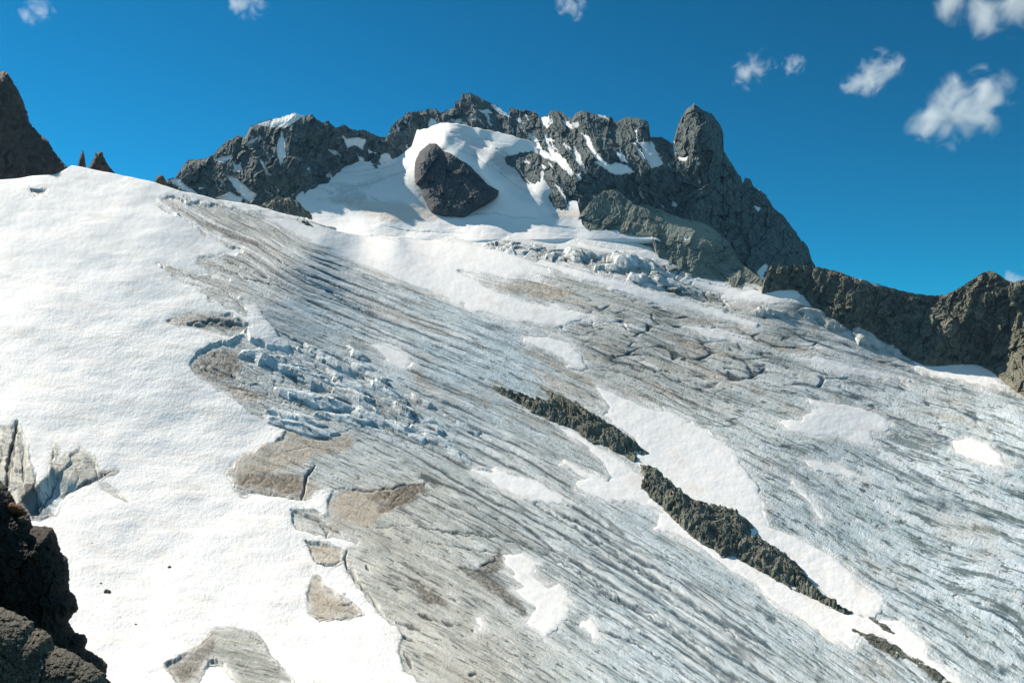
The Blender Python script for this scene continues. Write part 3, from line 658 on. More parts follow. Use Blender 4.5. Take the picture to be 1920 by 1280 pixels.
def cirque():
    cols = np.arange(340, 1240, 1.2); rows = 260
    ax, ay = np.array(ctop).T
    yt = np.interp(cols, ax, ay) + 1.5*pn(cols/9, cols*0+.5, 3) - 3
    yb = np.interp(cols, [340, 690, 760, 1260], [480, 470, 462, 478])
    v = np.linspace(0, 1, rows)[:, None]
    px = np.broadcast_to(cols, (rows, len(cols))).copy(); py = yb + (yt-yb)*v
    d = DC(px, py)*(1+.045*sst(447, 470, py)); pix = d/FPX
    e1 = fbm(px/20, py/10, 4, 5); e2 = fbm(px/22, py/22, 3, 8)
    seam = sst(465, 440, py)
    rel = seam*(2.2*fbm(px/70, py/26, 4, 301) + .8*fbm(px/16, py/8, 3, 302))
    ck = np.zeros(px.shape)
    # bergschrunds: long thin steps across the fall line
    for pts, w, a in [([(860,405),(900,399),(930,397),(960,403),(1015,410)], 3.5, 8), ([(780,282),(800,268),(830,250),(870,255),(930,262),(960,270)], 3, 6), ([(560,345),(620,340),(680,344),(740,325),(770,312)], 5, 9),([(600,325),(650,322),(720,312),(760,300)], 4, 6),([(640,345),(700,338),(770,318)], 3, 5), ([(590,352),(640,356),(690,350)], 3, 6), ([(610,355),(622,360),(640,350)], 4, 6),
                      ([(640,385),(652,368),(646,356)], 2, 4), ([(690,360),(700,372),(740,384)], 1.6, 2), ([(1000,418),(1050,424),(1100,430)], 2, 3), ([(812,268),(800,280),(786,286)], 2, 4), ([(850,285),(880,290),(930,320),(970,352),(1010,372)], 2, 3), ([(885,262),(930,276),(970,292),(992,302)], 2.4, 5), ([(700,420),(760,432),(830,436),(900,438)], 1.6, 2), ([(660,330),(700,326),(740,316)], 2, 4), ([(660,384),(690,374)], 2, 3)]:
        dd, tt = line_dist(px+2*e2, py+2*e1, pts); rel -= 1.3*a*sst(w, .3, dd)*np.sin(np.pi*np.clip(tt, .06, .94)); ck = np.maximum(ck, sst(w*.8, .4, dd)*np.sin(np.pi*np.clip(tt, .06, .94))*(.75+.5*e1))
    cracks = np.zeros(px.shape)
    tan = np.zeros(px.shape); blue = np.zeros(px.shape)
    for t in CTAN: tan = np.maximum(tan, .55*sst(-6, 8, sdf_box(px, py, t, 30)+6*e1))
    tan = np.maximum(tan, .3*sst(.2, .8, fbm(px/50, py/9, 4, 31))*sst(400, 440, py))
    icy = np.clip(ck, 0, .95)
    for t in CBLUE: icy = np.maximum(icy, .7*sst(-6, 6, sdf_box(px, py, t, 30)+6*e1))
    rid, tt = line_dist(px, py, [(826,258),(834,258),(870,274),(915,304),(955,338),(995,368)], 40)
    rel += 9*(1-rid/46)**1.5
    hol, tt = line_dist(px, py, [(905,278),(950,305),(985,345),(1030,376)], 34)
    rel -= 9*(1-hol/34)
    icy = np.maximum(icy, .45*(1-hol/34)*(.6+.8*e1))
    P = W(px, py, d)
    P[..., 2] += rel*pix*.9; P[..., 1] += rel*pix*.6
    P[..., 1] += (1-seam)*1.5; P[..., 2] -= (1-seam)*.8
    at = dict(flow=np.stack([px/45., py/45.], -1), scale=pix*.7, tan=tan, icy=np.clip(icy, 0, 1), grain=np.full(px.shape, .3))
    B = [P]
    for dd, dz in ((6, -4), (30, -40)):
        b = P[-1:].copy(); b[..., 1] += dd; b[..., 2] += dz; B.append(b)
    for k in at: at[k] = np.concatenate([at[k], at[k][-1:], at[k][-1:]], 0)
    o = grid_mesh('snowfield', np.concatenate(B, 0), M_SNOW, at)
    tag(o, 'bluish snow filled cirque between the dark summits above the glacier', 'snowfield', kind='structure')
cirque()
# ------------------------------------------------------------------ mountains
def rock_sheet(name, top, bottom, tab, mat, label, cat, step=1.1, rows=None, relief=1.0, seed=0, snow=(), scree=(), jag=3.0, ridges=(), big=12.0, back=60.0, kind='structure', slant=.35, flat=True, gully=8.0, streaks=0, cap=-1):
    tab = [(a, b, (c if c else float((DC if (a < 1240 and b < 449) else DG)(np.array([float(a)]), np.array([float(b)]))[0])/S+1)) for a, b, c in tab]
    D = Depth(tab, 1e-4)
    tx, ty = np.array(top, float).T; bx, by = np.array(bottom, float).T
    x0, x1 = max(tx[0], bx[0]), min(tx[-1], bx[-1])
    cols = np.arange(x0, x1, step)
    yt = np.interp(cols, tx, ty) + jag*(.6*pn(cols/11, cols*0+seed, seed+1) + .45*facet(cols/6.0, cols*0+.5, seed+2)[0] + .35*facet(cols/2.6, cols*0+.5, seed+5)[0])
    yb = np.maximum(np.interp(cols, bx, by), yt+2)
    rows = rows or int(np.max(yb-yt)/step)
    v = np.linspace(0, 1, rows)[:, None]
    px = np.broadcast_to(cols, (rows, len(cols))).copy(); py = yb+(yt-yb)*v
    d = D(px, py); pix = d/FPX
    wx = px + 9*fbm(px/45, py/45, 3, seed+31); wy = py + 9*fbm(px/45, py/45, 3, seed+32)
    rx = wx + slant*wy; ry = wy - slant*.6*wx
    r = big*ridged(rx/90, ry/150, 4, seed+41, .5)
    gl = 1-np.abs(pn(rx/28, ry/90, seed+43))*2
    r = r + gully*.5*gl
    f1, g1 = facet(rx/32, ry/58, seed+51, 1.0); f2, g2 = facet(rx/12, ry/19, seed+52, 1.1); f3, g3 = facet(rx/5.0, ry/6.5, seed+53, 1.2)
    r = r + 13*f1 + 7*f2 + 3.2*f3 + 1.2*fbm(px/3.1, py/3.1, 2, seed+54)
    edge = sst(0, 10, py-yt)
    sm = np.zeros(px.shape)
    e = fbm(px/9, py/9, 3, seed+61)
    if streaks:
        sm = sst(.12, .03, np.abs(pn((px-.62*py)/30+.15*e, (py+.5*px)/120, seed+71)))*sst(.02, .3, pn(px/38, py/30, seed+72)+.25*e)*streaks*sst(3, 12, py-yt)
    for p in snow: sm = np.maximum(sm, sst(-2.2, 1.6, sdf_box(px, py, p, 20)+1.6*e+.6))
    sc = np.zeros(px.shape)
    for p in scree: sc = np.maximum(sc, sst(-8, 8, sdf_box(px, py, p, 30)+6*e))
    rr = relief*(r*(1-.75*sm)*(1-.5*sc))
    for pts, w, a in ridges:
        dd, tt = line_dist(px, py, pts, w); rr += a*(1-dd/w)**1.2
    d2 = d - rr*pix*(.35+.65*edge)*(.25+.75*sst(0, 14, yb-py))
    P = W(px, py, d2)
    sk = P[:1].copy(); sk[..., 2] -= 45
    B = [sk, P]
    for dd, dz in ((back*.1, -back*.04), (back*.4, -back*.35), (back, -back), (back*3, -back*4)):
        b = P[-1:].copy(); b[..., 0] *= (b[..., 1]+dd)/b[..., 1]; b[..., 1] += dd; b[..., 2] += dz; B.append(b)
    at = dict(snow=sm, scree=sc)
    for k in at: at[k] = np.concatenate([at[k][:1], at[k]]+[at[k][-1:]]*4, 0)
    o = grid_mesh(name, np.concatenate(B, 0), mat, at, smooth=not flat)
    nr, nc = px.shape; idx = np.arange(nr*nc).reshape(nr, nc)
    for k, p in enumerate(snow):
        m1 = sdf_box(px, py, p, 20)+1.6*e+.4
        inside = np.minimum.reduce([m1[:-1,:-1], m1[1:,1:], m1[:-1,1:], m1[1:,:-1]]) > 0
        if inside.sum() < 6: continue
        q = np.stack([idx[:-1,:-1], idx[:-1,1:], idx[1:,1:], idx[1:,:-1]], -1)[inside]
        lift = np.clip(m1, 0, 2.0)[..., None]*.6/FPX
        c = quad_mesh('snow_cap' if k == cap else 'snow_patch', (P*(1-lift)).reshape(-1, 3), q, M_SNOW, dict(flow=np.stack([px/60, py/60], -1).reshape(-1, 2), scale=pix.ravel(), grain=np.full(px.size, .3)), parent=o)
        if k == cap: c['label'] = 'smooth white snow cap on the summit'
    return tag(o, label, cat, kind=kind)
left_top = [(285,352),(300,340),(329,332),(341,315),(352,300),(370,298),(387,297),(400,290),(412,277),(425,264),(442,256),(460,256),(470,237),(482,231),(550,213),(572,217),(585,214),(591,221),(604,230),(615,227),(630,240),(645,233),(662,244),(675,244),(685,244),(705,254),(722,258),(735,250),(790,240)]
rock_sheet('mountain', left_top, [(285,420),(480,420),(600,380),(790,330)],
 [(285,400,900),(300,345,940),(350,300,1000),(350,380,930),(430,262,1050),(430,370,960),(480,232,1070),(550,214,1065),(560,330,1000),(585,215,1060),(606,229,1060),(600,310,1030),(650,236,1090),(660,300,1080),(720,260,1160),(725,295,1120),(790,240,1240),(790,300,1160),(520,290,1010),(540,270,1035),(500,360,970),(620,270,1060)], M_ROCK,
 'broad left shoulder of the mountain with a white snow cap on its top', 'mountain', seed=500, snow=[
 [(482,233),(520,222),(550,212),(573,216),(556,226),(540,238),(505,237)],[(458,273),(472,262),(485,258),(475,268)],[(398,300),(420,294),(434,290),(432,299),(415,303)],
 [(425,330),(440,333),(455,345),(465,355),(480,365),(470,378),(455,370),(440,350)],[(404,372),(430,360),(455,372),(450,382)],[(318,337),(333,335),(350,350),(368,362),(355,362),(335,350)],
 [(488,300),(493,305),(505,327),(500,328)],[(518,280),(528,248),(532,260),(535,290),(526,310),(522,295)],[(642,255),(650,262),(670,258),(685,262),(680,280),(665,272),(652,276)],[(670,292),(682,298),(680,308)],[(715,290),(728,288),(735,302),(712,305)],[(690,280),(705,287),(692,287)]],
 ridges=[([(550,214),(545,270),(560,320)], 40, 14), ([(470,240),(480,300),(470,340)], 30, 10)], streaks=.75, cap=0)
main_top = [(700,300),(725,262),(734,237),(745,226),(765,211),(785,210),(802,204),(816,204),(825,211),(840,206),(852,201),(852.5,192),(864,185),(865,176),(880,175),(895,180),(910,189),(930,197),(945,209),(954,218),(955,201),(975,206),(1002,209),(1012,219),(1027,216),(1032,207),(1055,211),(1072,224),(1080,212),(1092,207),(1117,214),(1145,220),(1157,230),(1174,220),(1202,222),(1216,229),(1219,257),(1242,258),(1259,268),(1290,280)]
rock_sheet('mountain', main_top, [(700,330),(760,340),(800,330),(1000,400),(1100,420),(1290,440)],
 [(700,320,1180),(727,262,1230),(740,300,1190),(765,212,1280),(800,240,1260),(865,178,1330),(860,230,1270),(930,200,1320),(940,250,1250),(1000,212,1300),(1000,270,1220),(1010,340,1090),(1040,215,1280),(1060,300,1130),(1060,375,1030),(1095,208,1260),(1100,300,1110),(1110,370,1050),(1150,225,1230),(1160,300,1100),(1160,360,1078),(1200,225,1210),(1215,300,1100),(1230,380,1075),(1245,262,1180),(1290,285,1150),(1290,420,1060),(900,330,1150),(800,330,1180),(1100,420,990)], M_ROCK,
 'jagged central summit wall streaked with snow gullies above the cirque', 'mountain', seed=600, snow=[[(808,220),(816,226),(830,240),(812,248),(804,236)],
 [(920,195),(935,201),(955,216),(960,222),(945,215),(930,208)],[(898,207),(915,206),(922,212),(905,212)],[(1016,220),(1030,218),(1033,230),(1025,240),(1015,230)],[(1052,226),(1070,232),(1074,242),(1060,236)],
 [(988,245),(1005,260),(1015,280),(1030,288),(1045,300),(1040,302),(1020,295),(1005,285),(1000,272)],[(1020,250),(1035,280),(1060,300),(1075,325),(1070,330),(1050,310),(1030,290)],
 [(1090,250),(1103,256),(1110,275),(1125,295),(1135,305),(1130,308),(1112,290),(1100,270)],[(1115,305),(1130,300),(1145,310),(1155,305),(1175,310),(1190,323),(1165,327),(1148,325),(1130,312)],
 [(1200,268),(1222,265),(1230,282),(1243,308),(1222,315),(1212,300)],[(1190,272),(1205,290),(1210,300),(1196,285)],[(1155,285),(1168,290),(1178,305),(1165,302)],[(1075,275),(1085,290),(1095,315),(1085,308),(1078,295)],
 [(1000,265),(1012,262),(1040,265),(1030,258)],[(978,300),(990,303),(1000,310)],[(1015,308),(1022,312),(1020,320)],[(1060,372),(1048,350),(1040,345),(1062,380)],[(1117,212),(1135,218),(1140,224),(1125,218)]],
 ridges=[([(1095,210),(1120,270),(1150,340)], 35, 16), ([(870,180),(900,220),(960,250)], 30, 10), ([(1035,210),(1050,260),(1090,340)], 25, 10), ([(1205,225),(1200,262)], 20, 10)], slant=-.35, streaks=1.0)
pil_top = [(1225,300),(1245,280),(1262,270),(1267,247),(1274,227),(1287,205),(1301,195),(1309,202),(1332,213),(1346,227),(1356,247),(1357,284),(1371,303),(1377,317),(1389,331),(1392,346),(1397,333),(1405,336),(1416,351),(1433,362),(1444,376),(1450,389),(1470,405),(1484,424),(1498,444),(1515,464),(1523,489),(1529,499),(1545,560)]
rock_sheet('mountain', pil_top, [(1225,430),(1300,450),(1430,545),(1545,600)],
 [(1225,300,1170),(1225,420,1075),(1250,340,1080),(1265,270,1160),(1285,210,1150),(1301,197,1130),(1300,260,1090),(1300,330,1095),(1285,400,1060),(1240,400,1075),(1262,380,1085),(1340,290,1100),(1310,370,1075),(1295,420,1050),(1346,230,1160),(1355,270,1160),(1375,330,1170),(1360,400,1110),(1400,340,1210),(1400,450,1130),(1450,395,1250),(1430,500,1090),(1500,450,1270),(1528,499,1280),(1450,540,1060),(1340,440,1090),(1500,560,1150),(1545,590,1150)], M_ROCK,
 'tall rock tower with sunlit left face and dark shadowed right flank', 'mountain', seed=700, snow=[
 [(1258,300),(1265,302),(1262,312),(1256,310)],[(1272,294),(1288,295),(1285,302),(1274,300)],[(1306,304),(1313,305),(1311,309),(1306,309)],[(1418,352),(1424,353),(1424,357)],[(1415,387),(1425,390),(1422,396)],[(1420,510),(1435,495),(1440,500),(1430,518),(1440,525),(1428,524)],[(1262,262),(1268,285),(1264,290)]],
 jag=4.0, ridges=[([(1312,205),(1335,260),(1340,300),(1312,370),(1295,415)], 24, 24)], big=7, gully=7)
# dark dome standing in the snow
def mass(name, poly, depth, thick, mat, label, cat, step=1.0, prof=40.0, seed=0, relief=1.0, jit=1.5, lean=0.0, kind=None, group=None, back=None, snow=(), pw=.5, cell=1.0, flat=True, dmap=None, skew=0.0):
    """closed rock body: front and rear shells meeting on the traced outline"""
    P = np.asarray(poly, float); x0, y0 = P.min(0)-4; x1, y1 = P.max(0)+4
    xs = np.arange(x0, x1+step, step); ys = np.arange(y1, y0-step, -step)
    px, py = np.meshgrid(xs, ys)
    sd = sdf(px, py, poly) + jit*(.8*fbm(px/(7*cell), py/(7*cell), 3, seed+1) + .7*facet(px/(6*cell), py/(6*cell), seed+2)[0])
    pix = depth*S/FPX
    t = np.clip(sd/prof, 0, 1); bulge = np.sqrt(np.clip(1-(1-t)**2, 0, 1))
    c = cell
    wx = px+5*c*fbm(px/(30*c), py/(30*c), 3, seed+5); wy = py+5*c*fbm(px/(30*c), py/(30*c), 3, seed+6)
    f1, g1 = facet(wx/(30*c), wy/(36*c), seed+11, .9); f2, g2 = facet(wx/(12*c), wy/(14*c), seed+12, 1); f3, g3 = facet(wx/(5*c), wy/(6*c), seed+13, 1.1)
    r = relief*c*(6*f1+3.2*f2+1.5*f3+4*ridged(wx/(60*c), wy/(80*c), 3, seed+14) + .6*fbm(px/(2.6*c), py/(2.6*c), 2, seed+15))
    dm = dmap(px, py)*S if dmap else depth*S
    base = dm + lean*(y1-py)*pix + skew*(px-P[:,0].mean())*pix
    front = base - thick*S*bulge - r*pix*sst(0, 8*c, sd)
    rear = base + (back if back else thick)*S*bulge + .5*r*pix*sst(0, 8*c, sd)
    inside = sd > 0
    F = W(px, py, front); Bk = W(px, py, rear)
    nr, nc = px.shape; idx = np.arange(nr*nc).reshape(nr, nc)
    qi = inside[:-1,:-1] | inside[1:,1:] | inside[:-1,1:] | inside[1:,:-1]
    q = np.stack([idx[:-1,:-1], idx[:-1,1:], idx[1:,1:], idx[1:,:-1]], -1)[qi]
    sm = np.zeros(px.shape); e = fbm(px/(9*c), py/(9*c), 3, seed+61)
    for p in snow: sm = np.maximum(sm, sst(-2.2, 1.6, sdf_box(px, py, p, 20)+1.6*e+.6))
    V = np.concatenate([F.reshape(-1,3), Bk.reshape(-1,3)]); Q = np.concatenate([q, q[:, ::-1]+nr*nc])
    z = np.concatenate([sm.ravel(), sm.ravel()*0])
    o = quad_mesh(name, V, Q, mat, dict(snow=z, scree=z*0), smooth=not flat)
    return tag(o, label, cat, group, kind)
dome = [(780,345),(777,325),(779,305),(787,285),(805,270),(817,269),(826,276),(830,284),(845,281),(860,287),(877,302),(897,320),(917,345),(937,357),(934,368),(922,377),(905,386),(885,398),(872,410),(830,410),(806,400),(793,368),(791,345)]
mass('rock_dome', dome, 968, 27, M_ROCKD, 'large dark rounded rock dome standing alone in the blue shaded snow', 'rock dome', prof=26, seed=800, lean=1.2, relief=1.25, cell=1.9, jit=.8, back=150)
spur_top = [(1084,412),(1088,402),(1105,381),(1118,368),(1132,357),(1157,354),(1174,371),(1191,385),(1214,385),(1239,393),(1267,405),(1281,410),(1318,417),(1343,433),(1368,455),(1380,478),(1391,495),(1422,518),(1438,540)]
spur_bot = [(1084,415),(1090,422),(1105,434),(1112,429),(1152,433),(1221,441),(1249,453),(1246,466),(1240,484),(1277,505),(1302,519),(1346,526),(1371,540),(1434,548),(1438,550)]
spur_bot_x = [(1084,418),(1105,436),(1152,436),(1221,444),(1235,482),(1250,492),(1277,508),(1302,520),(1346,527),(1371,540),(1434,548),(1438,550)]
rock_sheet('rock_spur', spur_top, spur_bot_x, [(1105,382,1000),(1105,432,0),(1132,358,1045),(1152,433,0),(1157,355,1060),(1191,386,1030),(1221,442,0),(1239,394,1040),(1250,490,0),(1281,411,1030),(1318,418,1030),(1302,519,0),(1343,434,1020),(1346,526,0),(1084,416,0),(1380,480,985),(1391,495,965),(1371,538,0),(1434,547,0),(1300,460,960)], M_SPUR,
 'green grey rubbly rock spur with rounded crest below the tall tower', 'rock spur', seed=900, big=5, gully=3, scree=[[(1240,400),(1340,420),(1350,450),(1250,445)]], snow=[[(1282,446),(1292,446),(1291,449),(1283,449)]], kind=None, relief=.6, jag=1.6, back=40)
ridge_top = [(1428,545),(1433,520),(1446,496),(1453,494),(1473,500),(1487,496),(1526,499),(1566,507),(1605,521),(1627,527),(1661,537),(1703,548),(1743,554),(1774,552),(1802,538),(1827,521),(1841,512),(1858,507),(1869,512),(1886,524),(1900,530),(1909,527),(1920,524),(1960,500),(2060,470),(2200,440),(2350,430)]
ridge_bot = [(1428,552),(1490,545),(1510,570),(1549,602),(1577,606),(1605,626),(1639,632),(1661,643),(1695,668),(1734,686),(1830,684),(1864,700),(1900,730),(1920,742),(2000,775),(2350,830)]
rock_sheet('mountain', ridge_top, ridge_bot, [(1428,550,0),(1446,497,915),(1490,497,918),(1490,543,0),(1566,508,912),(1560,603,0),(1661,538,905),(1661,642,0),(1743,555,905),(1734,685,0),(1802,540,880),(1858,508,868),(1830,684,0),(1920,525,850),(1920,740,0),(2100,460,800),(2100,780,700),(2350,430,720),(2350,830,640),(1600,560,880),(1780,620,858)], M_RIDGE,
 'low brownish rock ridge closing the glacier on the right with a rounded knoll', 'rock ridge', seed=1000, big=9, gully=6, snow=[[(1608,522),(1617,523),(1612,526)],[(1632,530),(1645,533),(1650,536),(1638,535)]], jag=1.8, back=80)
cliff = [(-420,60),(-200,100),(-60,120),(0,136),(6,133),(14,138),(21,150),(33,170),(40,182),(48,205),(55,230),(70,248),(90,266),(104,288),(118,305),(134,325),(120,345),(80,372),(0,385),(-420,400)]
mass('mountain', cliff, 590, 28, M_CLIFF, 'steep red brown rock cliff rising behind the snow at the left edge', 'cliff', prof=70, seed=1100, kind='structure', lean=.35, relief=.9, jit=1.6, back=60)
mass('rock_spire', [(146,318),(147,306),(151,292),(153,286),(154,282),(156,284),(158,292),(160,305),(162,322),(160,335),(146,335)], 600, 4, M_CLIFF, 'slender needle of dark rock on the snow crest near the left cliff', 'rock spire', prof=7, seed=1200, jit=.7, cell=.4, step=.5)
mass('rock_spire', [(165,322),(168,312),(175,299),(179,292),(178,286),(182,288),(187,284),(191,284),(193,291),(198,302),(204,312),(212,320),(217,328),(214,345),(165,345)], 620, 8, M_CLIFF, 'broad pointed dark rock tooth on the snow crest beside the slender needle', 'rock spire', prof=16, seed=1210, jit=.8, cell=.5, step=.6)
mass('rock_spire', [(286,352),(291,338),(294,332),(298,329),(304,328),(310,338),(318,350),(324,365),(286,368)], 680, 8, M_CLIFF, 'small dark rock tooth on the snow crest below the left mountain shoulder', 'rock spire', prof=14, seed=1220, jit=.8, cell=.5, step=.6)
# ------------------------------------------------------------------ rock ribs and outcrops on the ice
rib_up = [(925,722),(950,728),(985,742),(1030,752),(1075,762),(1115,778),(1150,796),(1170,812),(1195,835),(1218,850),(1200,852),(1190,845),(1200,866),(1190,868),(1172,852),(1140,838),(1110,830),(1070,804),(1045,795),(1010,782),(970,755),(940,738)]
mound('rock_rib', rib_up, M_SCREE, 'upper dark boulder covered rock rib poking out of the ice above the snow strip', 'rock rib', 12, 16, 1.0, True, seed=1300, sink=1.5)
rib_lo = [(1196,868),(1215,873),(1240,884),(1255,905),(1300,934),(1330,945),(1370,955),(1395,968),(1416,990),(1418,1000),(1440,1018),(1470,1035),(1500,1062),(1520,1092),(1545,1115),(1580,1140),(1605,1148),(1582,1150),(1555,1138),(1520,1118),(1480,1103),(1440,1080),(1400,1056),(1380,1042),(1355,1045),(1310,1015),(1270,985),(1240,950),(1215,930),(1200,910),(1210,895)]
mound('rock_rib', rib_lo, M_SCREE, 'lower longer dark rock rib tapering to a point between two snow patches', 'rock rib', 15, 22, 1.0, True, seed=1320, sink=1.5)
mound('rock_rib', [(1010,722),(1040,735),(1080,752),(1110,775),(1080,764),(1040,752)], M_SCREE, 'small faint gravel streak just above the upper rock rib', 'gravel streak', 1.5, 6, 1.0, True, seed=1330, rough=.4)
mound('rock_outcrop', [(484,392),(500,380),(520,373),(540,374),(560,382),(575,393),(584,404),(570,402),(545,396),(552,402),(535,404),(510,399)], M_SCREE, 'small dark rock outcrop on the snow below the left mountain shoulder', 'rock outcrop', 9, 10, .8, True, seed=1340, depthf=Depth([(480,400,800),(600,410,830),(520,370,860),(600,370,880),(540,395,830)]), sink=1)
mound('rock_outcrop', [(556,410),(566,411),(580,418),(588,426),(575,424),(562,418)], M_SCREE, 'tiny strip of dark stones on the snow crest below the small outcrop', 'rock outcrop', 3, 4, .8, True, seed=1350)

# ------------------------------------------------------------------ seracs
def serac(cx, cy, L, Wd, ang, h, label, seed, cat='serac', group='blue white seracs in the broken icefall', blue=.8, dirt=0.0, pw=.5):
    rnd = np.random.RandomState(seed)
    a = np.linspace(0, 2*np.pi, 15)[:-1]
    rr = 1+.22*rnd.randn(14)*.8
    x = np.cos(a)*L/2*rr; y = np.sin(a)*Wd/2*rr
    t = math.radians(ang)
    L *= 1.0
    poly = list(zip(cx+x*math.cos(t)-y*math.sin(t), cy+x*math.sin(t)+y*math.cos(t)))
    def extra(px, py, psi, s, e1, e2, sd):
        return dict(fur=np.full(px.shape, .25), pale=np.clip(.75+.5*e2, 0, 1), blue=np.clip(blue+.3*e1, 0, 1), dark=np.clip(1.1*sst(4, -2, sd)*(.6+e1), 0, 1), tan=np.clip(dirt*(.6+e1), 0, 1), brown=np.clip(dirt*.4*e2, 0, 1), flow=np.stack([s, psi], -1), snow=.35*sst(.0, .7, e2))  # dark: shade of the gaps painted round the foot of each block
    return mound('serac', poly, M_ICE, label, cat, h, Wd*.45, .9, rough=.7, pw=pw, seed=seed, attr_extra=extra, group=group, sink=.6, jit=.35)
rnd = random.Random(4)
SER = [(500,674,120,30,12,10),(560,700,120,22,14,9),(600,664,60,16,30,7),(640,690,86,18,28,8),(600,722,110,22,24,9),(655,722,90,20,28,9),(700,700,80,18,28,8),(665,748,120,26,24,11),(730,735,90,18,30,9),(590,752,150,28,14,10),(745,764,86,18,30,9),(690,778,90,20,24,8),(790,752,60,14,32,6),(800,790,80,16,30,7),(640,786,110,18,12,7),(545,782,130,24,10,7),(670,664,50,13,32,6),(560,800,150,24,14,6),(760,806,90,16,26,7),(840,840,110,16,30,7),(870,800,90,12,30,6),(820,822,100,14,28,6)]
big = {0: 'long ribbed serac at the upper left of the broken icefall, beside the brown hollow', 9: 'largest rounded blue white serac in the middle of the broken icefall', 17: 'low long grey serac along the lower left edge of the broken icefall'}
for i, (x, y, L, w_, a_, h_) in enumerate(SER):
    serac(x, y, L, w_, a_, h_, big.get(i, 'rounded blue white serac among many others in the broken icefall beside the snow slope'), 2000+i)

# icefall blocks under the spur
for i, (x, y, L, w_, a_, h_, lab) in enumerate([
 (1085,480,60,26,8,13,'broad blue grey serac block at the left of the upper icefall under the spur'),
 (1172,490,56,30,14,14,'tall cracked serac block in the middle of the upper icefall below the snow shelf'),
 (1150,503,40,16,10,8,None),(1215,497,40,18,20,9,None),(1195,522,44,16,16,8,None),(1235,518,36,16,20,8,None),(1040,480,40,12,-8,6,None),(1000,468,44,9,-10,5,None),(950,460,40,8,-12,4,None),(1120,500,34,12,6,6,None),(1265,530,40,14,26,6,None),(1300,545,44,12,24,5,None)]):
    serac(x, y, L, w_, a_, h_, lab or 'small blue white serac in the crevassed band of the upper icefall', 2100+i, group='seracs of the upper icefall', blue=.55, dirt=.15)
for i, (x, y, L, w_, a_, h_, lab) in enumerate([
 (1440,586,70,18,8,7,'low dusty ice block at the left end of the row below the right ridge'),
 (1525,590,54,22,10,10,'rounded grey ice block leaning beside the right ridge wall'),
 (1560,608,60,20,16,9,'flat topped grey ice block below the leaning one at the right ridge'),
 (1592,606,26,18,40,9,'small white pointed ice block touching the foot of the right ridge'),
 (1625,636,66,30,24,11,'largest white ice block at the foot of the right ridge'),
 (1672,656,50,16,34,7,'white wedge of ice at the lower end of the blocks under the right ridge')]):
    serac(x, y, L, w_, a_, h_, lab, 2150+i, cat='ice block', group=None, blue=.2, dirt=.25)
# ------------------------------------------------------------------ near crag
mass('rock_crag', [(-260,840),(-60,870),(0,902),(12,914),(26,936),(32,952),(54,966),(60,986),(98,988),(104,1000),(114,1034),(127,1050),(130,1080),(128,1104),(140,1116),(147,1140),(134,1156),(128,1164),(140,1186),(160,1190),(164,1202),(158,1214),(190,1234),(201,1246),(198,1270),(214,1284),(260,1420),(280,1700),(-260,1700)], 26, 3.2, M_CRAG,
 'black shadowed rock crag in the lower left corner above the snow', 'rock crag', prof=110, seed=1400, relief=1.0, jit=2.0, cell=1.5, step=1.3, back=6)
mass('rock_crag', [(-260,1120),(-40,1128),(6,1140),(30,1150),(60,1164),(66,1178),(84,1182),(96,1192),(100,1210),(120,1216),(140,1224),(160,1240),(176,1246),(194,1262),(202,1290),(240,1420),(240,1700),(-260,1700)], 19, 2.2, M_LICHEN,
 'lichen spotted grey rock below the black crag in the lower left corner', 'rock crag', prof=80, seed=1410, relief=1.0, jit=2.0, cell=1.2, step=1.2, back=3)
mass('rock', [(6,946),(22,942),(40,948),(52,960),(46,968),(24,966),(8,962)], 24.5, .25, M_ORANGE, 'small orange rock perched on top of the black crag', 'rock', prof=9, seed=1420, relief=.4, jit=1.0, cell=.5, step=.6)
mass('rock', [(32,968),(44,966),(56,974),(54,984),(40,986),(30,980)], 24.2, .2, M_LICHEN, 'small pale rock perched on the black crag just below the orange one', 'rock', prof=8, seed=1430, relief=.4, jit=1.0, cell=.5, step=.6)
# ------------------------------------------------------------------ loose stones on the snow
for i, (x, y, r, lab) in enumerate([(200,1109,5.5,'small black stone lying alone on the snow beside the near crag'),(478,973,5,'small dark stone on the snow left of the brown hollow'),(172,1018,2.5,None),(318,1062,3.2,None),(255,1170,2.6,None),(225,1158,2.2,None),(190,1094,2.8,None),(178,1168,2.2,None)]):
    a = np.linspace(0, 2*np.pi, 9)[:-1]; rs = np.random.RandomState(i)
    q = [(x+math.cos(t)*r*(1+.3*rs.randn()), y+math.sin(t)*r*.6*(1+.3*rs.randn())) for t in a]
    mound('stone', q, M_SCREE, lab or 'tiny dark stone, one of several scattered over the left snow slope', 'stone', r*.8, r*.5, .5, True, seed=1500+i, sink=.2, rough=.25, jit=.15, group=None if lab else 'stones scattered on the left snow slope')
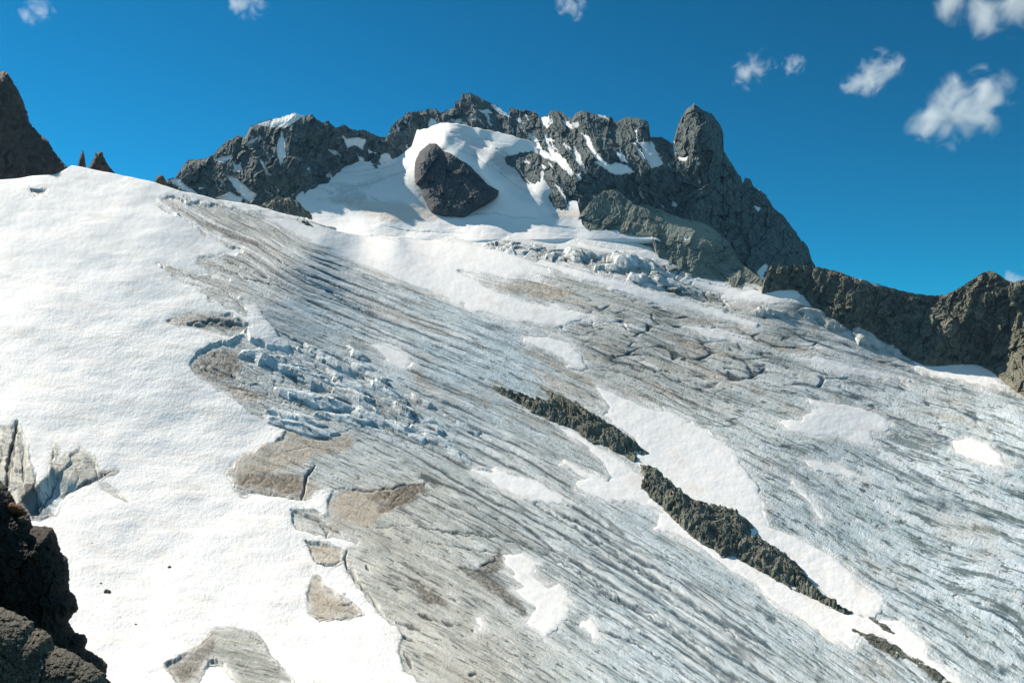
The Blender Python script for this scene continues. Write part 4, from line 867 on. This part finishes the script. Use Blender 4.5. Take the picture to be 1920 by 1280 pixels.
# ------------------------------------------------------------------ clouds
def cloud_material(blobs, R_, dens, seed):
    m = bpy.data.materials.new('cloud'); m.use_nodes = True; t = m.node_tree
    for n in list(t.nodes):
        if n.type == 'BSDF_PRINCIPLED': t.nodes.remove(n)
    out = [n for n in t.nodes if n.type == 'OUTPUT_MATERIAL'][0]
    tc = t.nodes.new('ShaderNodeTexCoord')
    def mth(op, a, b=0.0, c=None):
        o = t.nodes.new('ShaderNodeMath'); o.operation = op
        for k, v in enumerate((a, b, c)):
            if v is None: continue
            if isinstance(v, (int, float)): o.inputs[k].default_value = v
            else: t.links.new(v, o.inputs[k])
        return o.outputs[0]
    nz = t.nodes.new('ShaderNodeTexNoise'); nz.inputs['Scale'].default_value = 1.35/R_; nz.inputs['Detail'].default_value = 6; nz.inputs['Roughness'].default_value = .56; nz.inputs['Distortion'].default_value = .6
    off = t.nodes.new('ShaderNodeVectorMath'); off.operation = 'ADD'; off.inputs[1].default_value = (seed*37.1*R_, seed*11.3*R_, 0)
    t.links.new(tc.outputs['Object'], off.inputs[0]); t.links.new(off.outputs[0], nz.inputs['Vector'])
    acc = None
    for (bx, by, bz, br) in blobs:
        d = t.nodes.new('ShaderNodeVectorMath'); d.operation = 'DISTANCE'
        t.links.new(tc.outputs['Object'], d.inputs[0]); d.inputs[1].default_value = (bx, by, bz)
        v = mth('SUBTRACT', 1.0, mth('DIVIDE', d.outputs['Value'], br))
        acc = v if acc is None else mth('MAXIMUM', acc, v)
    f = mth('MULTIPLY_ADD', mth('SUBTRACT', nz.outputs['Fac'], .5), 4.2, acc)
    f = mth('SUBTRACT', f, .42)
    f = mth('MULTIPLY', mth('MAXIMUM', f, 0.0), mth('MINIMUM', mth('MULTIPLY', mth('MAXIMUM', acc, 0.0), 6.0), 1.0))
    pv = t.nodes.new('ShaderNodeVolumePrincipled'); pv.inputs['Color'].default_value = (.98, .98, .98, 1)
    t.links.new(mth('MULTIPLY', f, dens), pv.inputs['Density']); pv.inputs['Anisotropy'].default_value = .2
    t.links.new(pv.outputs['Volume'], out.inputs['Volume'])
    return m
def cloud(blobs_px, D, dens, label, seed, group=None):
    """blobs: photo x, y, radius (photo px) at ground depth D"""
    pix = D/FPX
    cs = [W(np.float64(x), np.float64(y), np.float64(D + k*r*pix*.2)) for k, (x, y, r) in zip((0, 1, -1, .6, -.5, .3, -.8, .9, 0), blobs_px)]
    org = np.mean(cs, 0)
    bl = [(*(c-org), r*pix) for c, (x, y, r) in zip(cs, blobs_px)]
    bm = bmesh.new()
    for x, y, z, r in bl:
        bmesh.ops.create_icosphere(bm, subdivisions=2, radius=r*1.06, matrix=__import__('mathutils').Matrix.Translation((x, y, z)))
    h = bmesh.ops.convex_hull(bm, input=bm.verts)
    bmesh.ops.delete(bm, geom=[v for v in bm.verts if not v.link_faces] , context='VERTS')
    inner = [e for e in h['geom_interior'] if isinstance(e, bmesh.types.BMVert) and e.is_valid]
    if inner: bmesh.ops.delete(bm, geom=inner, context='VERTS')
    me = bpy.data.meshes.new('cloud'); bm.to_mesh(me); bm.free()
    me.materials.append(cloud_material(bl, max(b[3] for b in bl), dens/(max(b[3] for b in bl)), seed))
    o = bpy.data.objects.new('cloud', me); o.location = org
    scene.collection.objects.link(o)
    tag(o, label, 'cloud', group)
CL = [([(1750,222,52),(1800,195,62),(1850,175,56),(1835,215,52),(1785,238,48),(1868,190,36),(1730,235,36)], 6000, 5.0, 'largest ragged white cloud in the right of the sky below the corner cloud'),
 ([(1610,156,34),(1640,140,42),(1668,130,36),(1645,112,26),(1625,150,36)], 6200, 3.6, 'medium white cloud in the middle of the row of clouds at right'),
 ([(1395,140,28),(1415,130,34),(1432,118,28),(1405,152,24)], 6400, 2.2, 'thin torn cloud wisp above and right of the rock tower'),
 ([(1800,8,50),(1850,10,64),(1900,0,70),(1850,36,40),(1950,0,60)], 5800, 4.2, 'cloud cut off by the top right corner of the sky'),
 ([(62,12,26),(75,18,30),(50,30,24)], 6500, 1.8, 'faint wisp of cloud at the top left of the sky'),
 ([(450,8,30),(480,5,30),(465,18,24)], 6500, 1.8, 'faint wisp of cloud at the top edge left of the summit'),
 ([(1065,10,24),(1078,16,26),(1060,0,26)], 6500, 1.8, 'faint wisp of cloud at the top edge above the summit wall'),
 ([(1905,522,26),(1925,528,30),(1940,520,30)], 7500, 3.0, 'small cloud peeping over the right ridge at the edge'),
 ([(1485,124,22),(1492,120,22)], 6400, 1.4, 'tiny cloud puff between the thin wisp and the medium cloud')]
for i, (b, D_, de, lab) in enumerate(CL): cloud([(x, y, r*1.1) for x, y, r in b], D_, de*.36, lab, i+1)

# ------------------------------------------------------------------ thin blue mountain air
bm = bmesh.new(); bmesh.ops.create_cube(bm, size=1.0)
me = bpy.data.meshes.new('haze'); bm.to_mesh(me); bm.free()
hz = bpy.data.objects.new('haze', me); scene.collection.objects.link(hz)
hz.scale = (5200, 5400, 1900); hz.location = (0, 2000, 300)
hm = bpy.data.materials.new('haze'); hm.use_nodes = True; t = hm.node_tree
for n in list(t.nodes):
    if n.type == 'BSDF_PRINCIPLED': t.nodes.remove(n)
pv = t.nodes.new('ShaderNodeVolumePrincipled'); pv.inputs['Color'].default_value = (.30, .62, 1, 1); pv.inputs['Density'].default_value = 1.0e-5
t.links.new(pv.outputs['Volume'], [n for n in t.nodes if n.type == 'OUTPUT_MATERIAL'][0].inputs['Volume'])
me.materials.append(hm)
tag(hz, 'thin bluish mountain air between the viewer and the far summits', 'haze', kind='stuff')

for i, (q, lab) in enumerate([
 ([(1598,1180),(1640,1188),(1680,1210),(1724,1242),(1690,1237),(1640,1213)], 'low dark gravel streak in the snow just below the tip of the lower rock rib'),
 ([(1700,1222),(1760,1258),(1812,1304),(1775,1292),(1722,1250)], 'dark gravel streak running off the bottom right edge beside the snow strip'),
 ([(1630,1158),(1660,1170),(1684,1192),(1652,1180)], 'short patch of dark stones on the snow beside the tip of the lower rib')]):
    mound('gravel_streak', q, M_SCREE, lab, 'gravel streak', 2.5, 6, .8, True, seed=1600+i*7, rough=.35, sink=.3)
